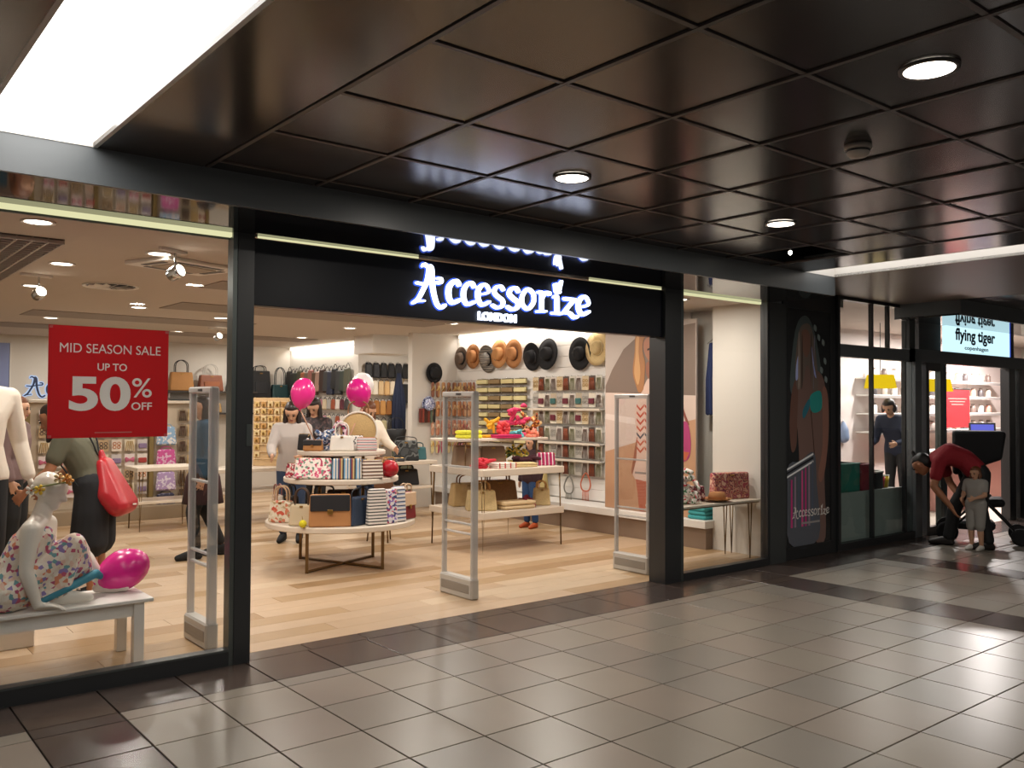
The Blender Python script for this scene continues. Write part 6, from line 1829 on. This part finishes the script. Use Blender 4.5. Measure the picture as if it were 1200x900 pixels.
# ================================================================== RIGHT WINDOW
dt = thing('window_table', 'narrow white table on brass hairpin legs in the right window', 'table', (7.30, 0.50, 0))
MB().box((0, 0, 0.605), (1.36, 0.40, 0.022), bevel=0.003).obj('table_top', M_shelf, dt)
MB().box((0, 0, 0.588), (1.34, 0.38, 0.012)).obj('edge_frame', M_brass, dt)
for sx in (-0.62, 0.55, 0.66):
    for sy in (-0.16, 0.16):
        if sx == 0.66 and sy < 0:
            continue
        MB().tube([(sx-0.03, sy, 0.585), (sx, sy, 0.005), (sx+0.03, sy, 0.585)], 0.007, 6).obj('hairpin_leg', M_brass, dt)
handbag('large pink and brown zigzag weave clutch on the right of the window table', (7.74, 0.52, .617), -0.25, 0.46, 0.28, 0.12, Z_pink, '8a2c4a', handle=None, taper=1.0, name='clutch_bag')
heap('ruffled_top', 'white ruffled top with red and green flowers on the window table', 'clothing', (7.02, 0.52, .617), ramp_mat('white_ruffle_print', ['eee8e0', 'eee8e0', 'c23a42', 'eee8e0', '4a7a52', 'eee8e0', 'e4d8d0'], 'voronoi', 46), 1.25, 101, 14, flat=1.15)
hat('tan straw hat lying on the window table', (7.40, 0.42, .628), 0, 0.15, 0.085, 0.09, M_tanh, None, tilt=-PI/2)
handbag('maroon and pink flowered purse beside the straw hat on the window table', (7.24, 0.58, .617), -0.2, 0.24, 0.16, 0.09, ramp_mat('maroon_flower_print', ['7a2438', 'e0b8b4', '9c4a58', 'e9d8d0', '5a1c2c'], 'voronoi', 50), '5a1c2c', handle=None, name='clutch_bag')
pouch('mustard yellow purse at the left end of the window table', (6.82, 0.50, .617), -0.2, 0.18, 0.12, 0.08, 'c09a3c')
handbag('dark navy and brown bag at the left end of the window table', (6.74, 0.62, .617), -0.2, 0.24, 0.24, 0.12, '2a2d3c', '5a3a24', handle='arc', hh=0.06)
folded('folded_towel', 'turquoise folded towel on the plinth under the window table', (8.10, 1.12, .321), 0.0, 0.36, 0.26, 0.14, mat('turquoise_towel', '3f9ca0', rough=0.85), 3, cat='towel')
t = thing('hanging_kaftan', 'royal blue kaftan hanging on the wall behind the right window', 'clothing', (8.20, 1.06, 2.36), WR)
mb = MB()
for q in range(5):
    mb.hull([(V((-0.05+q*0.025, -0.02, -0.05)), 0.022), (V((-0.085+q*0.042, -0.03-0.015*(q % 2), -0.45)), 0.026), (V((-0.095+q*0.048, -0.02, -0.84)), 0.028)], seg=5)
mb.obj('cloth', mat('royal_blue_cloth', '22305e', rough=0.8), t)
MB().tube([(-0.10, -0.02, -0.04), (0, -0.02, 0.02), (0.10, -0.02, -0.04)], 0.006, 5).obj('hanger', M_chrome, t)
MB().tube([(0, -0.02, 0.02), (0, 0.0, 0.06), (0, 0.12, 0.07)], 0.004, 5).obj('hanger_hook', M_chrome, t)

# ================================================================== NEIGHBOUR SHOP
def pendant(label, loc):
    t = thing('pendant_lamp', label, 'lamp', loc)
    MB().lathe([(0.23, 0.0), (0.19, 0.20), (0.186, 0.20), (0.226, 0.0)], 24, ring=True).obj('shade', emit_mat('lit_yellow_shade', 'ffd21e', 1.0), t)
    MB().tube([(0, 0, 0.19), (0, 0, 2.86-loc[2])], 0.006, 6).obj('cord', M_frame, t)
    MB().tube([(-0.19, 0, 0.19), (0.19, 0, 0.19)], 0.005, 5).obj('spider', M_frame, t)
    return t
pendant('yellow lampshade hanging in the neighbour shop window', (12.62, 1.45, 1.88))
pendant('yellow lampshade seen through the narrow neighbour shop door', (14.55, 1.50, 1.86))
def shelf_box(name, label, cat, x0, x1, y0, y1, z0, z1, c, lid=None):
    t = thing(name, label, cat, ((x0+x1)/2, (y0+y1)/2, z0))
    MB().box((0, 0, (z1-z0)/2), (x1-x0, y1-y0, z1-z0), bevel=0.02, seg=2).obj('body', mat('box_'+c, c, rough=0.6), t)
    MB().box((0, 0, (z1-z0)-0.012), (x1-x0+0.006, y1-y0+0.006, 0.024), bevel=0.006).obj('lid', mat('box_'+(lid or c), lid or c, rough=0.6), t)
    return t
ws = thing('window_shelf', 'grey display shelf along the neighbour shop window', 'shelf', (9.86, 0.35, 0))
MB().box((0, 0, 0.585), (1.66, 0.44, 0.03), bevel=0.003).obj('board', mat('grey_shelf', '77807a', rough=0.5), ws)
MB().box((0, 0.19, 0.285), (1.60, 0.03, 0.57)).obj('back_support', mat('grey_shelf', '77807a'), ws)
shelf_box('storage_box', 'pink box at the left end of the neighbour window shelf', 'box', 9.10, 9.36, 0.2, 0.5, .60, .93, 'b3566a')
shelf_box('storage_box', 'tall teal green box on the neighbour window shelf', 'box', 9.40, 9.82, 0.2, 0.5, .60, .94, '1f7f70')
shelf_box('storage_box', 'dark red box beside the teal box on the neighbour shelf', 'box', 9.86, 10.14, 0.2, 0.5, .60, .92, '8a2438')
shelf_box('storage_box', 'black low tray box on the neighbour window shelf', 'box', 10.18, 10.36, 0.2, 0.5, .60, .82, '1c1d20', 'd8d4cc')
for i, (x, c, lab) in enumerate(((10.41, 'd8c8c4', 'tall pale pink cup on the neighbour window shelf'), (10.52, 'c23a36', 'red cup on the neighbour window shelf'), (10.62, 'd9b52c', 'yellow cup at the right end of the neighbour window shelf'))):
    t = thing('cup', lab, 'cup', (x, 0.32, .60))
    MB().lathe([(0, 0), (0.036, 0), (0.048, 0.22 if i == 0 else 0.15), (0.042, 0.21 if i == 0 else 0.14), (0, 0.02)], 16).obj('body', mat('cup_'+c, c, rough=0.4), t)
    MB().lathe([(0.046, 0.0), (0.051, 0.0), (0.051, 0.012), (0.046, 0.012)], 16, (0, 0, 0.21 if i == 0 else 0.14), ring=True).obj('rim', mat('cup_rim', 'e8e2da'), t)
nc = thing('shop_counter', 'long counter with a pale coral front inside the neighbour shop', 'counter', (15.3, 1.25, 0))
MB().box((0, 0, 0.44), (3.4, 0.5, 0.88), bevel=0.006).obj('body', mat('coral_front', 'cf9a90', rough=0.5), nc)
MB().box((0, 0, 0.90), (3.5, 0.6, 0.04), bevel=0.004).obj('worktop', mat('pale_worktop', 'd8cfc8', rough=0.4), nc)
t = thing('tablet_screen', 'small violet-blue screen on the neighbour shop counter', 'screen', (15.25, 1.10, 0.921), -1.0)
MB().box((0, 0, 0.28), (0.40, 0.03, 0.30), Matrix.Rotation(-0.2, 3, 'X'), bevel=0.006).obj('case', M_black, t)
MB().box((0, -0.018, 0.28), (0.34, 0.006, 0.24), Matrix.Rotation(-0.2, 3, 'X')).obj('screen', emit_mat('violet_screen', '6a6fd8', 1.0), t)
MB().tube([(0, 0.02, 0.0), (0, 0.02, 0.16)], 0.02, 8).obj('stand', M_black, t)
MB().box((0, 0.02, 0.008), (0.20, 0.16, 0.016), bevel=0.003).obj('foot', M_black, t)
for r, z in enumerate((2.08, 1.80, 1.50, 1.20)):
    t = thing('wall_shelf', '%s white wall shelf of small goods in the neighbour shop' % ('top', 'second', 'third', 'lowest')[r], 'shelf', (15.9, 2.16, z))
    MB().box((0, 0, -0.012), (5.0, 0.26, 0.024), bevel=0.003).obj('board', M_white, t)
    MB().box((0, -0.128, -0.03), (5.0, 0.006, 0.045)).obj('price_strip', mat('grey_price_strip', '8d8684', rough=0.5), t)
    jar = None
    for i in range(14):
        c = ('d9cfc8', 'b8a89c', '4a4446', 'c98a7c', 'e6e0da', '6a5a54')[(i*5+r*2) % 6]
        nm_ = ('ivory', 'beige', 'charcoal', 'salmon', 'white', 'brown')[(i*5+r*2) % 6]
        j = thing('jar', '%s jar, %s-from-left on the %s neighbour wall shelf' % (nm_, ORD[i], ('top', 'second', 'third', 'lowest')[r]), 'jar', (13.7+i*0.33, 2.14, z), 0, 'jars on the neighbour shop wall shelves')
        MB().lathe([(0, 0), (0.045, 0), (0.05, 0.02), (0.05, 0.12), (0.03, 0.14)], 12).obj('body', mat('jar_'+c, c, rough=0.4), j)
        MB().lathe([(0.034, 0.14), (0.034, 0.165), (0, 0.165)], 12).obj('lid', mat('jar_lid', '8d8078', rough=0.5), j)
t = thing('hanging_banner', 'large red banner hanging inside the neighbour shop entrance', 'banner', (15.62, 1.72, 1.25))
MB().box((0, 0, 0.33), (1.15, 0.02, 0.66)).obj('cloth', mat('red_banner', 'b01c24', rough=0.5), t)
MB().box((0, 0, 0.67), (1.18, 0.03, 0.03), bevel=0.004).obj('rail', M_chrome, t)
for q in (-0.5, 0.5):
    MB().tube([(q, 0, 0.68), (q, 0, 1.61)], 0.003, 5).obj('wire', M_chrome, t)
for k in range(3):
    MB().box((0.1, -0.012, 0.50-k*0.05), (0.7-0.12*k, 0.003, 0.018)).obj('pale_line', mat('pale_red_line', 'd2706a', rough=0.5), t)
for k, (x, z, c, lab, w, h) in enumerate(((12.30, 1.62, '3f8f8c', 'teal bottle shaped wall ornament in the neighbour shop', .16, .42), (12.62, 1.52, 'c0504c', 'small red wall ornament beside the teal one', .10, .28), (12.0, 1.36, '5a5666', 'dark grey wall ornament below the teal one', .22, .14), (13.0, 1.2, '7a8aa8', 'blue grey wall ornament near the navy jumper', .18, .30))):
    t = thing('wall_ornament', lab, 'ornament', (x, 2.27, z))
    MB().hull([(V((0, 0, -h*.3)), w*.5), (V((0, 0, h*.1)), w*.42), (V((0, 0, h*.45)), w*.16)], seg=6).obj('body', mat('ornament_'+c, c, rough=0.5), t)
    MB().tube([(0, 0.03, h*.5), (0, 0.0, h*.62)], 0.008, 5).obj('hook', M_chrome, t)
